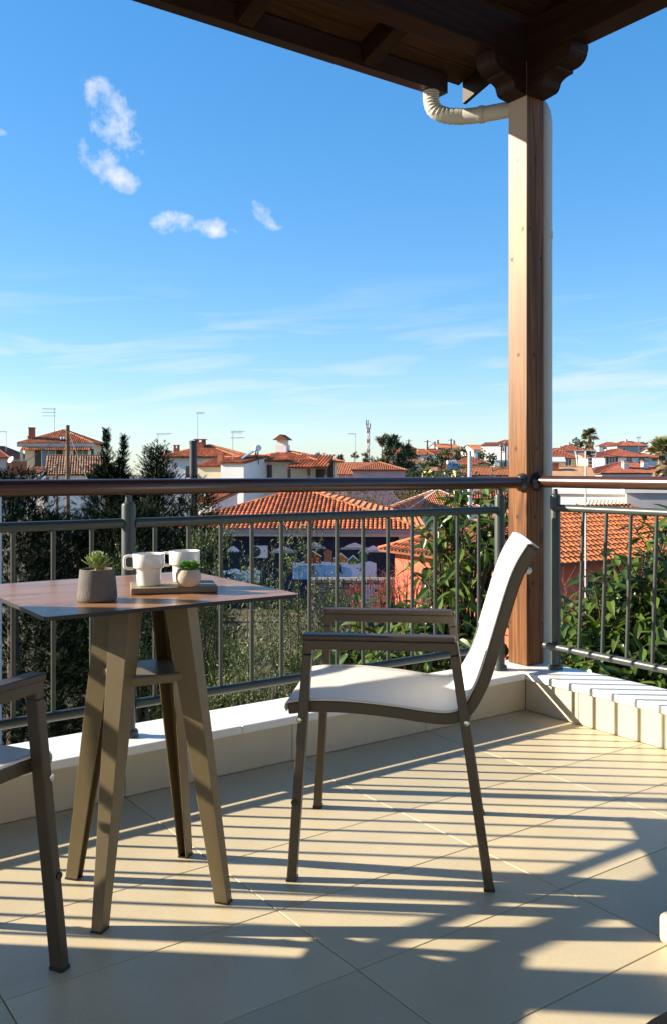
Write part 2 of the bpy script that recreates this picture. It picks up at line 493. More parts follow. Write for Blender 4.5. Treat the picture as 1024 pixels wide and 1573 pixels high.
def tabletop_material():
    m = bpy.data.materials.new('wood_print_laminate')
    m.use_nodes = True
    t = m.node_tree
    L = t.links.new
    bs = t.nodes['Principled BSDF']
    tc = t.nodes.new('ShaderNodeTexCoord')
    mp = t.nodes.new('ShaderNodeMapping')
    mp.inputs['Scale'].default_value = (1.6, 11, 5)
    L(tc.outputs['Object'], mp.inputs['Vector'])
    n = t.nodes.new('ShaderNodeTexNoise')
    n.inputs['Scale'].default_value = 1.3
    n.inputs['Detail'].default_value = 7
    n.inputs['Distortion'].default_value = 1.4
    L(mp.outputs[0], n.inputs['Vector'])
    r = t.nodes.new('ShaderNodeValToRGB')
    e = r.color_ramp.elements
    e[0].position, e[0].color = 0.25, (0.10, 0.045, 0.022, 1)
    e[1].position, e[1].color = 0.75, (0.40, 0.215, 0.115, 1)
    k = e.new(0.47)
    k.color = (0.28, 0.135, 0.065, 1)
    L(n.outputs['Fac'], r.inputs[0])
    # a few dark open cracks in the printed grain
    mp2 = t.nodes.new('ShaderNodeMapping')
    mp2.inputs['Scale'].default_value = (2.2, 6.5, 5)
    L(tc.outputs['Object'], mp2.inputs['Vector'])
    n2 = t.nodes.new('ShaderNodeTexNoise')
    n2.inputs['Scale'].default_value = 1.1
    n2.inputs['Detail'].default_value = 3
    n2.inputs['Distortion'].default_value = 2.0
    L(mp2.outputs[0], n2.inputs['Vector'])
    ab = t.nodes.new('ShaderNodeMath')
    ab.operation = 'SUBTRACT'
    ab.inputs[1].default_value = 0.56
    L(n2.outputs['Fac'], ab.inputs[0])
    a2 = t.nodes.new('ShaderNodeMath')
    a2.operation = 'ABSOLUTE'
    L(ab.outputs[0], a2.inputs[0])
    a3 = t.nodes.new('ShaderNodeMath')
    a3.operation = 'MULTIPLY_ADD'
    a3.inputs[1].default_value = 55
    a3.inputs[2].default_value = 0.25
    a3.use_clamp = True
    L(a2.outputs[0], a3.inputs[0])
    mx = t.nodes.new('ShaderNodeMix')
    mx.data_type = 'RGBA'
    mx.blend_type = 'MULTIPLY'
    mx.inputs['Factor'].default_value = 0.7
    L(r.outputs[0], mx.inputs['A'])
    L(a3.outputs[0], mx.inputs['B'])
    L(mx.outputs['Result'], bs.inputs['Base Color'])
    bs.inputs['Roughness'].default_value = 0.30
    bs.inputs['Specular IOR Level'].default_value = 0.6
    return m


top_m = tabletop_material()

# ------------------------------------------------------------------ helpers
ANG = math.radians(35.4)            # the balcony's axes are turned by this against the view
CA, SA = math.cos(ANG), math.sin(ANG)


def W(u, v, z=0.0):
    return Vector((CA * u - SA * v, SA * u + CA * v, z))


def at(px, py, dist):
    """Point at a bearing and depression read off the photo, at a real distance in metres."""
    return Vector(((px - 512) / 1400 * dist, dist, EYE - (py - 722) / 1400 * dist))


def tag(o, label=None, cat=None, group=None, kind=None):
    if label: o['label'] = label
    if cat: o['category'] = cat
    if group: o['group'] = group
    if kind: o['kind'] = kind
    return o


def thing(name, label, cat, loc=(0, 0, 0), rotz=0.0, group=None):
    o = bpy.data.objects.new(name, None)
    o.empty_display_size = 0.1
    COL.objects.link(o)
    o.location = loc
    o.rotation_euler = (0, 0, rotz)
    return tag(o, label, cat, group)


def copy_tree(o, parent=None):
    c = o.copy()
    COL.objects.link(c)
    c.parent = parent
    for ch in list(o.children):
        copy_tree(ch, c)
    return c


def instance(name, mesh, parent, loc=(0, 0, 0), rot=(0, 0, 0), matrix=None):
    o = bpy.data.objects.new(name, mesh)
    COL.objects.link(o)
    o.parent = parent
    if matrix is not None:
        o.matrix_local = matrix
    else:
        o.location = loc
        o.rotation_euler = rot
    return o


class MB:
    def __init__(self):
        self.v = []
        self.f = []

    def add(self, vs, fs):
        n = len(self.v)
        self.v.extend([tuple(p) for p in vs])
        self.f.extend([tuple(i + n for i in f) for f in fs])
        return self

    def box(self, x0, x1, y0, y1, z0, z1):
        return self.add([(x0, y0, z0), (x1, y0, z0), (x1, y1, z0), (x0, y1, z0), (x0, y0, z1), (x1, y0, z1), (x1, y1, z1), (x0, y1, z1)],
                        [(0, 3, 2, 1), (4, 5, 6, 7), (0, 1, 5, 4), (1, 2, 6, 5), (2, 3, 7, 6), (3, 0, 4, 7)])

    def tube(self, a, b, r0, r1=None, n=12, caps=True):
        return self.path([a, b], [r0, r0 if r1 is None else r1], n, caps)

    def path(self, pts, rad, n=10, caps=True):
        pts = [Vector(p) for p in pts]
        if isinstance(rad, (int, float)):
            rad = [rad] * len(pts)
        rings = []
        ref = None
        for i, p in enumerate(pts):
            d = (pts[min(i + 1, len(pts) - 1)] - pts[max(i - 1, 0)]).normalized()
            if ref is None:
                ref = Vector((0, 0, 1)) if abs(d.z) < 0.9 else Vector((1, 0, 0))
            x = d.cross(ref)
            if x.length < 1e-5:
                x = d.cross(Vector((0, 1, 0)))
            x.normalize()
            y = d.cross(x).normalized()
            ref = -y if ref.dot(-y) > 0 else y
            rings.append([p + (x * math.cos(2 * PI * k / n) + y * math.sin(2 * PI * k / n)) * rad[i] for k in range(n)])
        vs = [q for ring in rings for q in ring]
        fs = []
        for i in range(len(rings) - 1):
            for k in range(n):
                fs.append((i * n + k, i * n + (k + 1) % n, (i + 1) * n + (k + 1) % n, (i + 1) * n + k))
        if caps:
            fs.append(tuple(range(n - 1, -1, -1)))
            fs.append(tuple((len(rings) - 1) * n + k for k in range(n)))
        return self.add(vs, fs)

    def lathe(self, prof, n=32, c=(0, 0, 0)):
        vs, fs = [], []
        for (r, z) in prof:
            for k in range(n):
                a = 2 * PI * k / n
                vs.append((c[0] + r * math.cos(a), c[1] + r * math.sin(a), c[2] + z))
        for i in range(len(prof) - 1):
            for k in range(n):
                fs.append((i * n + k, i * n + (k + 1) % n, (i + 1) * n + (k + 1) % n, (i + 1) * n + k))
        fs.append(tuple(range(n - 1, -1, -1)))
        fs.append(tuple((len(prof) - 1) * n + k for k in range(n)))
        return self.add(vs, fs)

    def ribbon(self, pts, t, y0, y1, side=0.5):
        """Sweep a rectangular section along pts (x, z); thickness t across the path, width y0..y1."""
        P = [Vector(p) for p in pts]
        offs = []
        for i in range(len(P)):
            d0 = (P[i] - P[i - 1]).normalized() if i else None
            d1 = (P[i + 1] - P[i]).normalized() if i < len(P) - 1 else None
            if d0 is None: d0 = d1
            if d1 is None: d1 = d0
            n0, n1 = Vector((-d0.y, d0.x)), Vector((-d1.y, d1.x))
            m = (n0 + n1)
            m = m / max(0.35, m.length_squared / 2)
            offs.append(m)
        vs, fs = [], []
        for p, m in zip(P, offs):
            a = p - m * t * side
            b = p + m * t * (1 - side)
            vs += [(a.x, y0, a.y), (b.x, y0, b.y), (b.x, y1, b.y), (a.x, y1, a.y)]
        for i in range(len(P) - 1):
            for k in range(4):
                fs.append((i * 4 + k, i * 4 + (k + 1) % 4, (i + 1) * 4 + (k + 1) % 4, (i + 1) * 4 + k))
        e = (len(P) - 1) * 4
        fs += [(3, 2, 1, 0), (e, e + 1, e + 2, e + 3)]
        return self.add(vs, fs)

    def prism(self, poly, axis, a, b):
        """Extrude a 2D polygon along axis (0,1,2) from a to b; polygon coords are the other two axes in order."""
        n = len(poly)
        vs = []
        for w in (a, b):
            for p in poly:
                q = [0, 0, 0]
                o = [i for i in range(3) if i != axis]
                q[axis] = w
                q[o[0]], q[o[1]] = p
                vs.append(tuple(q))
        fs = [tuple(range(n - 1, -1, -1)), tuple(range(n, 2 * n))]
        for k in range(n):
            fs.append((k, (k + 1) % n, n + (k + 1) % n, n + k))
        return self.add(vs, fs)

    def mesh(self, name, m, origin=(0, 0, 0), smooth=False):
        me = bpy.data.meshes.new(name)
        ox, oy, oz = origin
        me.from_pydata([(x - ox, y - oy, z - oz) for x, y, z in self.v], [], self.f)
        bm = bmesh.new()
        bm.from_mesh(me)
        bmesh.ops.recalc_face_normals(bm, faces=bm.faces)
        bm.to_mesh(me)
        bm.free()
        me.materials.append(m)
        if smooth:
            me.polygons.foreach_set('use_smooth', [True] * len(me.polygons))
            try:
                me.set_sharp_from_angle(angle=math.radians(40))
            except Exception:
                pass
        return me

    def build(self, name, m, parent=None, origin=(0, 0, 0), smooth=False, bevel=0.0, seg=2):
        o = bpy.data.objects.new(name, self.mesh(name, m, origin, smooth))
        COL.objects.link(o)
        o.parent = parent
        if bevel:
            bv = o.modifiers.new('bevel', 'BEVEL')
            bv.width = bevel
            bv.segments = seg
            bv.limit_method = 'ANGLE'
            bv.angle_limit = math.radians(40)
        return o


def np_mesh(name, verts, nper, faces_t, m, parent=None, smooth=False):
    """Many copies of one small template: verts (N, nper, 3), faces_t index tuples of one template."""
    N = verts.shape[0]
    V = verts.reshape(-1, 3)
    idx, tot = [], []
    base = (np.arange(N) * nper)[:, None]
    by = {}
    cols = []
    for f in faces_t:
        cols.append((np.array(f)[None, :] + base, len(f)))
    loops = np.concatenate([c.reshape(N, -1) for c, _ in cols], axis=1).reshape(-1)
    counts = np.tile(np.array([k for _, k in cols]), N)
    starts = np.concatenate([[0], np.cumsum(counts)[:-1]])
    me = bpy.data.meshes.new(name)
    me.vertices.add(len(V))
    me.vertices.foreach_set('co', V.astype(np.float32).ravel())
    me.loops.add(len(loops))
    me.loops.foreach_set('vertex_index', loops.astype(np.int32))
    me.polygons.add(len(counts))
    me.polygons.foreach_set('loop_start', starts.astype(np.int32))
    me.polygons.foreach_set('loop_total', counts.astype(np.int32))
    me.update(calc_edges=True)
    me.validate()
    me.materials.append(m)
    if smooth:
        me.polygons.foreach_set('use_smooth', [True] * len(me.polygons))
    o = bpy.data.objects.new(name, me)
    COL.objects.link(o)
    o.parent = parent
    return o


def frames(d, roll):
    """Rotation matrices (N,3,3) with local x along d, given a roll about d."""
    d = d / np.linalg.norm(d, axis=1, keepdims=True)
    up = np.tile(np.array([[0, 0, 1.0]]), (len(d), 1))
    up[np.abs(d[:, 2]) > 0.95] = [1, 0, 0]
    y = np.cross(up, d)
    y /= np.linalg.norm(y, axis=1, keepdims=True)
    z = np.cross(d, y)
    c, s = np.cos(roll)[:, None], np.sin(roll)[:, None]
    y2, z2 = y * c + z * s, -y * s + z * c
    return np.stack([d, y2, z2], axis=2)


def place(tmpl, R, P, scale):
    return np.einsum('nij,kj->nki', R, tmpl) * scale[:, None, None] + P[:, None, :]


# ------------------------------------------------------------------ SETTING: ground
def ground_z(x, y):
    t = x / max(y, 1.0)
    k = min(1, max(0, (y - 110) / 250.0))
    k = k * k * (3 - 2 * k)
    g = min(1, max(0, (t - 0.02) / 0.09))
    g = g * g * (3 - 2 * g)
    far = min(1, max(0, (y - 420) / 500.0))
    return -5.2 + k * (3.0 + 7.5 * g) - far * 10 + 0.12 * math.sin(x * 0.9) * math.cos(y * 0.7)


def build_ground():
    xs = sorted(set([-2500, -1200, -600, -350] + [i * 8 for i in range(-30, 31)] + [350, 600, 1200, 2500]))
    ys = sorted(set([-2500, -800, -300, -100, -40] + [i * 3 for i in range(-6, 20)] + [60 + i * 14 for i in range(0, 40)] + [700, 900, 1300, 2500]))
    vs = [(x, y, ground_z(x, y)) for y in ys for x in xs]
    n = len(xs)
    fs = [(j * n + i, j * n + i + 1, (j + 1) * n + i + 1, (j + 1) * n + i) for j in range(len(ys) - 1) for i in range(n - 1)]
    mb = MB().add(vs, fs)
    tag(mb.build('ground', ground_m, smooth=True), kind='structure')


build_ground()

# ------------------------------------------------------------------ SETTING: balcony
TU, TV = 0.655, 0.325               # floor tile size
U0, V0 = 1.183, 1.90                # a corner of the tile grid
KV, KU = 2.85, 3.085                # inner faces of the kerbs
KZ = 0.167


def build_balcony():
    root = MB().box(-3.2, KU + 0.24, -1.5, KV + 0.24, -0.32, -0.0125).build('balcony_floor', grout_m)
    root.rotation_euler.z = ANG
    tag(root, kind='structure')
    g = 0.0012
    for i in range(-7, 4):
        for j in range(-9, 4):
            u0, v0 = U0 + i * TU, V0 + j * TV
            u1, v1 = min(u0 + TU, KU), min(v0 + TV, KV)
            if u1 - u0 < 0.02 or v1 - v0 < 0.02 or u0 < -2.6 or v0 < -0.7:
                continue
            c = ((u0 + u1) / 2, (v0 + v1) / 2, 0)
            mb = MB().box(u0 + g, u1 - g, v0 + g, v1 - g, -0.0122, 0.0)
            o = mb.build('floor_tile', floor_m, root, c, bevel=0.0012, seg=1)
            o.location = c
            o.rotation_euler = (random.uniform(-4e-4, 4e-4), random.uniform(-4e-4, 4e-4), 0)
    # kerbs: core, facing tiles, marble caps
    kl = thing('balcony_kerb', 'low cream tiled kerb with white marble cap behind the table, under the longer railing', 'kerb', W(0, KV, 0), ANG)
    O = (0, KV, 0)
    MB().box(-3.2, KU + 0.24, KV + 0.009, KV + 0.23, -0.01, KZ - 0.031).build('core', grout_m, kl, O)
    for i in range(-6, 4):
        u0, u1 = U0 + i * TU, min(U0 + (i + 1) * TU, KU)
        if u1 - u0 < 0.03: continue
        MB().box(u0 + g, u1 - g, KV, KV + 0.008, 0.001, KZ - 0.031).build('facing_tile', facing_m, kl, O, bevel=0.001, seg=1)
    cuts = [-3.2, -1.6, 0.02, 1.62, KU - 0.012]
    for a, b in zip(cuts[:-1], cuts[1:]):
        MB().box(a + 0.001, b - 0.001, KV - 0.012, KV + 0.245, KZ - 0.03, KZ).build('marble_cap', marble_m, kl, O, bevel=0.004)
    kr = thing('balcony_kerb', 'low cream tiled kerb with white marble cap right of the timber post', 'kerb', W(KU, 0, 0), ANG)
    O = (KU, 0, 0)
    MB().box(KU + 0.009, KU + 0.23, -1.5, KV + 0.008, -0.01, KZ - 0.031).build('core', grout_m, kr, O)
    for j in range(-6, 2):
        v0, v1 = V0 + (2 * j) * TV, min(V0 + (2 * j + 2) * TV, KV - 0.001)
        MB().box(KU, KU + 0.008, v0 + g, v1 - g, 0.001, KZ - 0.031).build('facing_tile', facing_m, kr, O, bevel=0.001, seg=1)
    MB().box(KU, KU + 0.008, V0 + 4 * TV - TV * 2 + g + TV * 0, KV - 0.001, 0.001, KZ - 0.031)
    vc = [-1.5, 0.1, 1.5, KV + 0.245]
    for a, b in zip(vc[:-1], vc[1:]):
        MB().box(KU - 0.010, KU + 0.245, a + 0.001, b - 0.001, KZ - 0.0305, KZ + 0.0005).build('marble_cap', marble_m, kr, O, bevel=0.004)
    # house the balcony belongs to, behind the camera
    hw = MB().box(-3.2, 3.3, -1.75, -1.5, -5, 3.4).build('house_wall', grey_wall)
    hw.rotation_euler.z = ANG
    tag(hw, kind='structure')


build_balcony()

# timber roof over the balcony (only its front reaches the picture)
EV, EZ = 3.576, 3.05
SL = math.tan(math.radians(15))
BZ = 2.985


def roof_z(v):                       # underside of rafters
    return 3.05 + (3.45 - v) * SL


def build_canopy():
    r = thing('timber_roof', 'dark stained timber porch roof with rafters and carved brackets over the balcony', 'roof', W(3.24, 2.99, BZ), ANG)
    O = (3.24, 2.99, BZ)
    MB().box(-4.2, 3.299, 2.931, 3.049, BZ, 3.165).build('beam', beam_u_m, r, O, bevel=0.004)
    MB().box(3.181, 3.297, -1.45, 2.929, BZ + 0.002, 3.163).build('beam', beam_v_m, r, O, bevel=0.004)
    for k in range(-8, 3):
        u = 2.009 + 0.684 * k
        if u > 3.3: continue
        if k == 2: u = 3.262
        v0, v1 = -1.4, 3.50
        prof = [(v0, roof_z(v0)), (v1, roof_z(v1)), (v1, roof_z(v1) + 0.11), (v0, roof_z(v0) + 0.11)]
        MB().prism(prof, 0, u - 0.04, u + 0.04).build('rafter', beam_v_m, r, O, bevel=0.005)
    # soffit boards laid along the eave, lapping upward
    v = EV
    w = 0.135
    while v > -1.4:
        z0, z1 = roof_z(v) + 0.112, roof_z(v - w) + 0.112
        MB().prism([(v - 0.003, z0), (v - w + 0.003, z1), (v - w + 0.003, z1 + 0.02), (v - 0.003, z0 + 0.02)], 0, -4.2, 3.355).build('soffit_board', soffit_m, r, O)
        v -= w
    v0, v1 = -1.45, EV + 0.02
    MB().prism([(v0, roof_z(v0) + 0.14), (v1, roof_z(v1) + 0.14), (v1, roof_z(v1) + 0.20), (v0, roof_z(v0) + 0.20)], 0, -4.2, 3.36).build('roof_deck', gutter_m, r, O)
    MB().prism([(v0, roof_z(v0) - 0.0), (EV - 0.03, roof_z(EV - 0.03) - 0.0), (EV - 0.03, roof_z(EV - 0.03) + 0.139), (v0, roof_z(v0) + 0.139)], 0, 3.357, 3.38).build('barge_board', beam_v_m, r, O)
    # gutter: an open box section along the eave
    g = MB()
    g.box(-4.2, 3.22, 3.512, 3.578, 3.035, 3.041)
    g.box(-4.2, 3.22, 3.572, 3.578, 3.0412, 3.13)
    g.box(-4.2, 3.22, 3.512, 3.518, 3.0412, 3.13)
    g.box(3.214, 3.22, 3.519, 3.571, 3.0412, 3.13)
    g.build('gutter', gutter_m, r, O)
    # carved brackets under the beams at the post
    def bracket(axis):
        prof = [(0, BZ), (0.285, BZ), (0.283, BZ - 0.028)]
        for k in range(7):
            a = k / 6 * PI / 2
            prof.append((0.205 + 0.075 * math.cos(a), BZ - 0.028 - 0.055 * math.sin(a)))
        prof.append((0.192, BZ - 0.083)); prof.append((0.190, BZ - 0.098))
        for k in range(7):
            a = k / 6 * PI / 2
            prof.append((0.186 - 0.075 * math.sin(a), BZ - 0.098 - 0.03 * (1 - math.cos(a))))
        for k in range(1, 7):
            a = k / 6 * PI / 2
            prof.append((0.108 - 0.035 * (1 - math.cos(a)), BZ - 0.128 - 0.03 * math.sin(a)))
        prof += [(0.0, BZ - 0.165)]
        if axis == 'u':
            MB().prism([(3.18 - 0.74 * x, z) for x, z in prof], 1, 2.9315, 3.0485).build('bracket', beam_u_m, r, O, bevel=0.003)
        else:
            MB().prism([(2.932 - 0.92 * x, z) for x, z in prof], 0, 3.1815, 3.2985).build('bracket', beam_v_m, r, O, bevel=0.003)
    bracket('u')
    bracket('v')
    # posts
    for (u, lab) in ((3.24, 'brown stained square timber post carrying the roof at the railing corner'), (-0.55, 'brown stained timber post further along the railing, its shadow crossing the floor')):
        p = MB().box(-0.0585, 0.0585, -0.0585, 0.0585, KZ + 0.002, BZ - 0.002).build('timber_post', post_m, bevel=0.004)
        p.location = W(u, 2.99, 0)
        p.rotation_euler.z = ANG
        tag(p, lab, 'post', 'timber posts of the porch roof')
    # downpipe
    d = thing('downpipe', 'white plastic rainwater downpipe with ribbed elbow behind the timber post', 'downpipe', W(3.375, 3.0, 0), ANG)
    OD = (3.375, 3.0, 0)
    def curve(pts, n=8):
        out = []
        P = [Vector(p) for p in pts]
        P = [P[0] * 2 - P[1]] + P + [P[-1] * 2 - P[-2]]
        for i in range(1, len(P) - 2):
            for k in range(n):
                t = k / n
                a, b, c, e = P[i - 1], P[i], P[i + 1], P[i + 2]
                out.append(0.5 * ((2 * b) + (c - a) * t + (2 * a - 5 * b + 4 * c - e) * t * t + (3 * b - a - 3 * c + e) * t ** 3))
        out.append(P[-2])
        return out
    # ribbed elbow: from the gutter down and round towards the post
    el = curve([(3.135, 3.545, 3.036), (3.135, 3.545, 2.99), (3.148, 3.533, 2.938), (3.19, 3.49, 2.905), (3.25, 3.43, 2.893)], 7)
    rad = [0.0425 if k % 2 else 0.0385 for k in range(len(el))]
    MB().path(el, rad, 20).build('elbow', pipe_m, d, OD, smooth=True)
    MB().path(curve([(3.245, 3.435, 2.893), (3.30, 3.34, 2.888), (3.365, 3.20, 2.885)], 5), 0.0395, 20).build('slanting_pipe', pipe_m, d, OD, smooth=True)
    MB().path([(3.292, 3.352, 2.8885), (3.303, 3.332, 2.888)], 0.044, 20).build('pipe_collar', pipe_m, d, OD, smooth=True)
    MB().path(curve([(3.365, 3.20, 2.885), (3.376, 3.10, 2.88), (3.377, 3.03, 2.84), (3.375, 3.0, 2.76), (3.375, 3.0, 2.6)], 6), 0.0395, 20).build('bend', pipe_m, d, OD, smooth=True)
    MB().tube((3.375, 3.0, 2.605), (3.375, 3.0, -0.4), 0.040, n=20).build('vertical_pipe', pipe_m, d, OD, smooth=True)
    for z in (2.2, 0.9):
        MB().tube((3.375, 3.0, z), (3.375, 3.0, z + 0.03), 0.043, n=20).build('pipe_clip', pipe_m, d, OD, smooth=True)


build_canopy()


# railings
def build_railings():
    RV, RU = 2.957, 3.25
    HZ, TZ, LZ = 1.022, 0.898, 0.275
    r = thing('railing', 'long grey-green metal balcony railing with brown round handrail, left of the timber post', 'railing', W(0, RV, KZ), ANG)
    O = (0, RV, KZ)

    def post(parent, O, u, v):
        p = MB().lathe([(0.0235, KZ + 0.002), (0.0235, HZ - 0.065), (0.0215, HZ - 0.058), (0.012, HZ - 0.052), (0.010, HZ - 0.028)], 20, (u, v, 0)).build('railing_post', rail_m, parent, O, smooth=True)
        MB().lathe([(0.034, KZ + 0.0008), (0.034, KZ + 0.016), (0.030, KZ + 0.022), (0.0238, KZ + 0.023)], 20, (u, v, 0)).build('base_collar', rail_m, p, O, smooth=True)
    MB().tube((-3.3, RV, HZ), (3.165, RV, HZ), 0.0275, n=24).build('handrail', hand_m, r, O, smooth=True)
    fl = MB().lathe([(0.030, -0.030), (0.033, -0.022), (0.042, -0.012), (0.044, -0.003), (0.044, 0)], 24).build('flange', flange_m, r, smooth=True)
    fl.rotation_euler = (0, PI / 2, 0)
    fl.location = (3.1805, 0, HZ - KZ)
    posts = [-0.54 - 1.78, -0.54, 1.24, 3.03]
    for u in posts: post(r, O, u, RV)
    for a, b in zip(posts[:-1], posts[1:]):
        MB().tube((a + 0.022, RV, TZ), (b - 0.022, RV, TZ), 0.0165, n=16).build('upper_bar', rail_m, r, O, smooth=True)
        MB().tube((a + 0.022, RV, LZ), (b - 0.022, RV, LZ), 0.0165, n=16).build('lower_bar', rail_m, r, O, smooth=True)
        for k in range(13):
            u = a + 0.098 + 0.1293 * k * (b - a) / 1.78
            if u > b - 0.05: continue
            MB().tube((u, RV, LZ + 0.012), (u, RV, TZ - 0.012), 0.0079, n=12).build('baluster', rail_m, r, O, smooth=True)
    q = thing('railing', 'grey-green metal balcony railing with sunlit brown handrail, right of the timber post', 'railing', W(RU, 0, KZ), ANG)
    O = (RU, 0, KZ)
    MB().tube((RU, 2.915, HZ + 0.004), (RU, -1.3, HZ + 0.004), 0.0275, n=24).build('handrail', hand_m, q, O, smooth=True)
    fl = MB().lathe([(0.030, -0.030), (0.033, -0.022), (0.042, -0.012), (0.044, -0.003), (0.044, 0)], 24).build('flange', flange_m, q, smooth=True)
    fl.rotation_euler = (-PI / 2, 0, 0)
    fl.location = (0, 2.9305, HZ - KZ + 0.004)
    posts = [2.82, 1.04, -0.74]
    for v in posts: post(q, O, RU, v)
    for a, b in zip(posts[:-1], posts[1:]):
        for z in (TZ + 0.008, LZ):
            e = 0.036 if (a == posts[0] and z < 0.5) else -0.02
            xx = RU - 0.03 if z < 0.5 else RU
            MB().path([(xx, a + e + 0.006, z), (xx, a + e, z), (xx, b + 0.02, z)], [0.010, 0.0165, 0.0165], 16).build('upper_bar' if z > 0.5 else 'lower_bar', rail_m, q, O, smooth=True)
        for k in range(13):
            v = a - 0.16 - 0.1255 * k
            if v < b + 0.05: continue
            MB().tube((RU - 0.03, v, LZ + 0.012), (RU, v, TZ), 0.0079, n=12).build('baluster', rail_m, q, O, smooth=True)


build_railings()


# ------------------------------------------------------------------ furniture
def arc(c, r, a0, a1, n=6):
    return [(c[0] + r * math.cos(math.radians(a0 + (a1 - a0) * k / n)), c[1] + r * math.sin(math.radians(a0 + (a1 - a0) * k / n))) for k in range(n + 1)]


def smooth_pts(pts, n=6):
    P = [Vector(p) for p in pts]
    P = [P[0] * 2 - P[1]] + P + [P[-1] * 2 - P[-2]]
    out = []
    for i in range(1, len(P) - 2):
        for k in range(n):
            t = k / n
            a, b, c, e = P[i - 1], P[i], P[i + 1], P[i + 2]
            out.append(tuple(0.5 * ((2 * b) + (c - a) * t + (2 * a - 5 * b + 4 * c - e) * t * t + (3 * b - a - 3 * c + e) * t ** 3)))
    out.append(tuple(P[-2]))
    return out


def make_chair(label):
    WID = 0.555
    SPL = 0.036
    # local axes: x backwards, y across, z up; origin on the floor under the middle
    o = thing('patio_armchair', label, 'chair', group='armchairs at the balcony table')
    O = (0.27, WID / 2, 0)
    seat = smooth_pts([(-0.006, 0.438), (0.05, 0.445), (0.15, 0.446), (0.27, 0.437), (0.36, 0.426), (0.425, 0.424), (0.468, 0.444), (0.502, 0.500), (0.525, 0.560),
                       (0.562, 0.684), (0.590, 0.776), (0.612, 0.830), (0.641, 0.878)], 5)
    for (ya, yb, sgn) in ((0.0, 0.034, 1), (WID - 0.034, WID, -1)):
        leg_f = [(0.0125, 0.006), (0.052, 0.612)]
        for ends in ([(0.0125, 0.006), (0.049, 0.590)], [(0.5235, 0.006), (0.437, 0.595)]):
            lg = MB().ribbon(ends, 0.025, ya, yb)
            lg.v = [(x, y + sgn * SPL * z / 0.6, z) for x, y, z in lg.v]     # legs splay outwards to the floor
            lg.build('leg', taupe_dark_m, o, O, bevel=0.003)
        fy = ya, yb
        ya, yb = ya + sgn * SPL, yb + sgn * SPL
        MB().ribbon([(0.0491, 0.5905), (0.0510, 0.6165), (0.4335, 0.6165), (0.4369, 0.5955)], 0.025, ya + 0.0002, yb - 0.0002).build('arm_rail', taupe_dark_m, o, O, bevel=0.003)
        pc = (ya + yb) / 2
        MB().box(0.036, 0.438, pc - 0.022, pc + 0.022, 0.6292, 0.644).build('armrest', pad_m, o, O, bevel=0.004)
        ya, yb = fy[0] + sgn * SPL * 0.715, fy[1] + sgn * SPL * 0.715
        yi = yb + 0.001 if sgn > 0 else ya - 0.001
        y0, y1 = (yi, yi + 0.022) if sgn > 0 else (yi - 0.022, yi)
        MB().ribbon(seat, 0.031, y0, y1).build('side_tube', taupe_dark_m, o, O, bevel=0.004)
        for (s, z) in ((0.030, 0.419), (0.4665, 0.424)):
            yy = ya - 0.0005 if sgn > 0 else yb + 0.0005
            sc = MB().path([(s, yy + sgn * 0.001, z), (s, yy - sgn * 0.003, z), (s, yy - sgn * 0.0045, z)], [0.0075, 0.0072, 0.004], 14).build('screw', steel_m, o, O, smooth=True)
            if s < 0.1:
                yy -= sgn * SPL * 0.36
                MB().path([(0.0195, yy + sgn * 0.001, 0.205), (0.0195, yy - sgn * 0.002, 0.205)], 0.0088, 14).build('plug', black_m, o, O, smooth=True)
        ya, yb = fy
        for (s, ss) in ((0.0125, 1), (0.5235, -1)):
            MB().box(s - 0.0145, s + 0.0145, ya - 0.001, yb + 0.001, 0.0, 0.0085).build('foot_glide', black_m, o, O, bevel=0.002)
    # sling fabric between the tubes, sagging in the middle
    nrm = []
    P = [Vector(p) for p in seat]
    for i in range(len(P)):
        d = (P[min(i + 1, len(P) - 1)] - P[max(i - 1, 0)]).normalized()
        nrm.append(Vector((-d.y, d.x)))
    ny = 14
    vs, fs = [], []
    y0, y1 = 0.0365 + SPL * 0.7, WID - 0.0365 - SPL * 0.7
    pre = [(Vector((-0.010, 0.431)), Vector((-1, 0)), 0.0), (Vector((-0.0145, 0.442)), Vector((-1, 0.2)), 0.0), (Vector((-0.013, 0.451)), Vector((-0.6, 0.8)), 0.1)]
    rows = pre + [(p + n * 0.0172, n, min(1, i / 8)) for i, (p, n) in enumerate(zip(P, nrm))]
    d = (P[-1] - P[-2]).normalized()
    rows += [(P[-1] + d * 0.006 + nrm[-1] * 0.008, nrm[-1], 0.6), (P[-1] + d * 0.006 - nrm[-1] * 0.012, nrm[-1], 0.6)]
    for (p, n, wgt) in rows:
        for k in range(ny + 1):
            t = k / ny
            sag = 0.016 * wgt * (1 - (2 * t - 1) ** 2)
            q = p - n * sag
            vs.append((q.x, y0 + (y1 - y0) * t, q.y))
    for i in range(len(rows) - 1):
        for k in range(ny):
            a = i * (ny + 1) + k
            fs.append((a, a + 1, a + ny + 2, a + ny + 1))
    sl = MB().add(vs, fs).build('sling_fabric', fabric_m, o, O, smooth=True)
    sd = sl.modifiers.new('thick', 'SOLIDIFY')
    sd.thickness = 0.0025
    sd.offset = 0
    # edge welts of the sling
    for y in (y0 + 0.002, y1 - 0.002):
        MB().path([(p.x + n.x * 0.0185, y, p.y + n.y * 0.0185) for p, n in zip(P, nrm)], 0.0032, 8).build('fabric_welt', fabric_m, o, O, smooth=True)
    for (s, z, nm) in ((0.020, 0.432, 'front_crossbar'), (0.470, 0.424, 'rear_crossbar'), (0.633, 0.834, 'top_crossbar')):
        MB().path([(s, 0.058 + SPL * 0.7, z), (s, WID - 0.058 - SPL * 0.7, z)], 0.0095, 12).build(nm, taupe_dark_m, o, O, smooth=True)
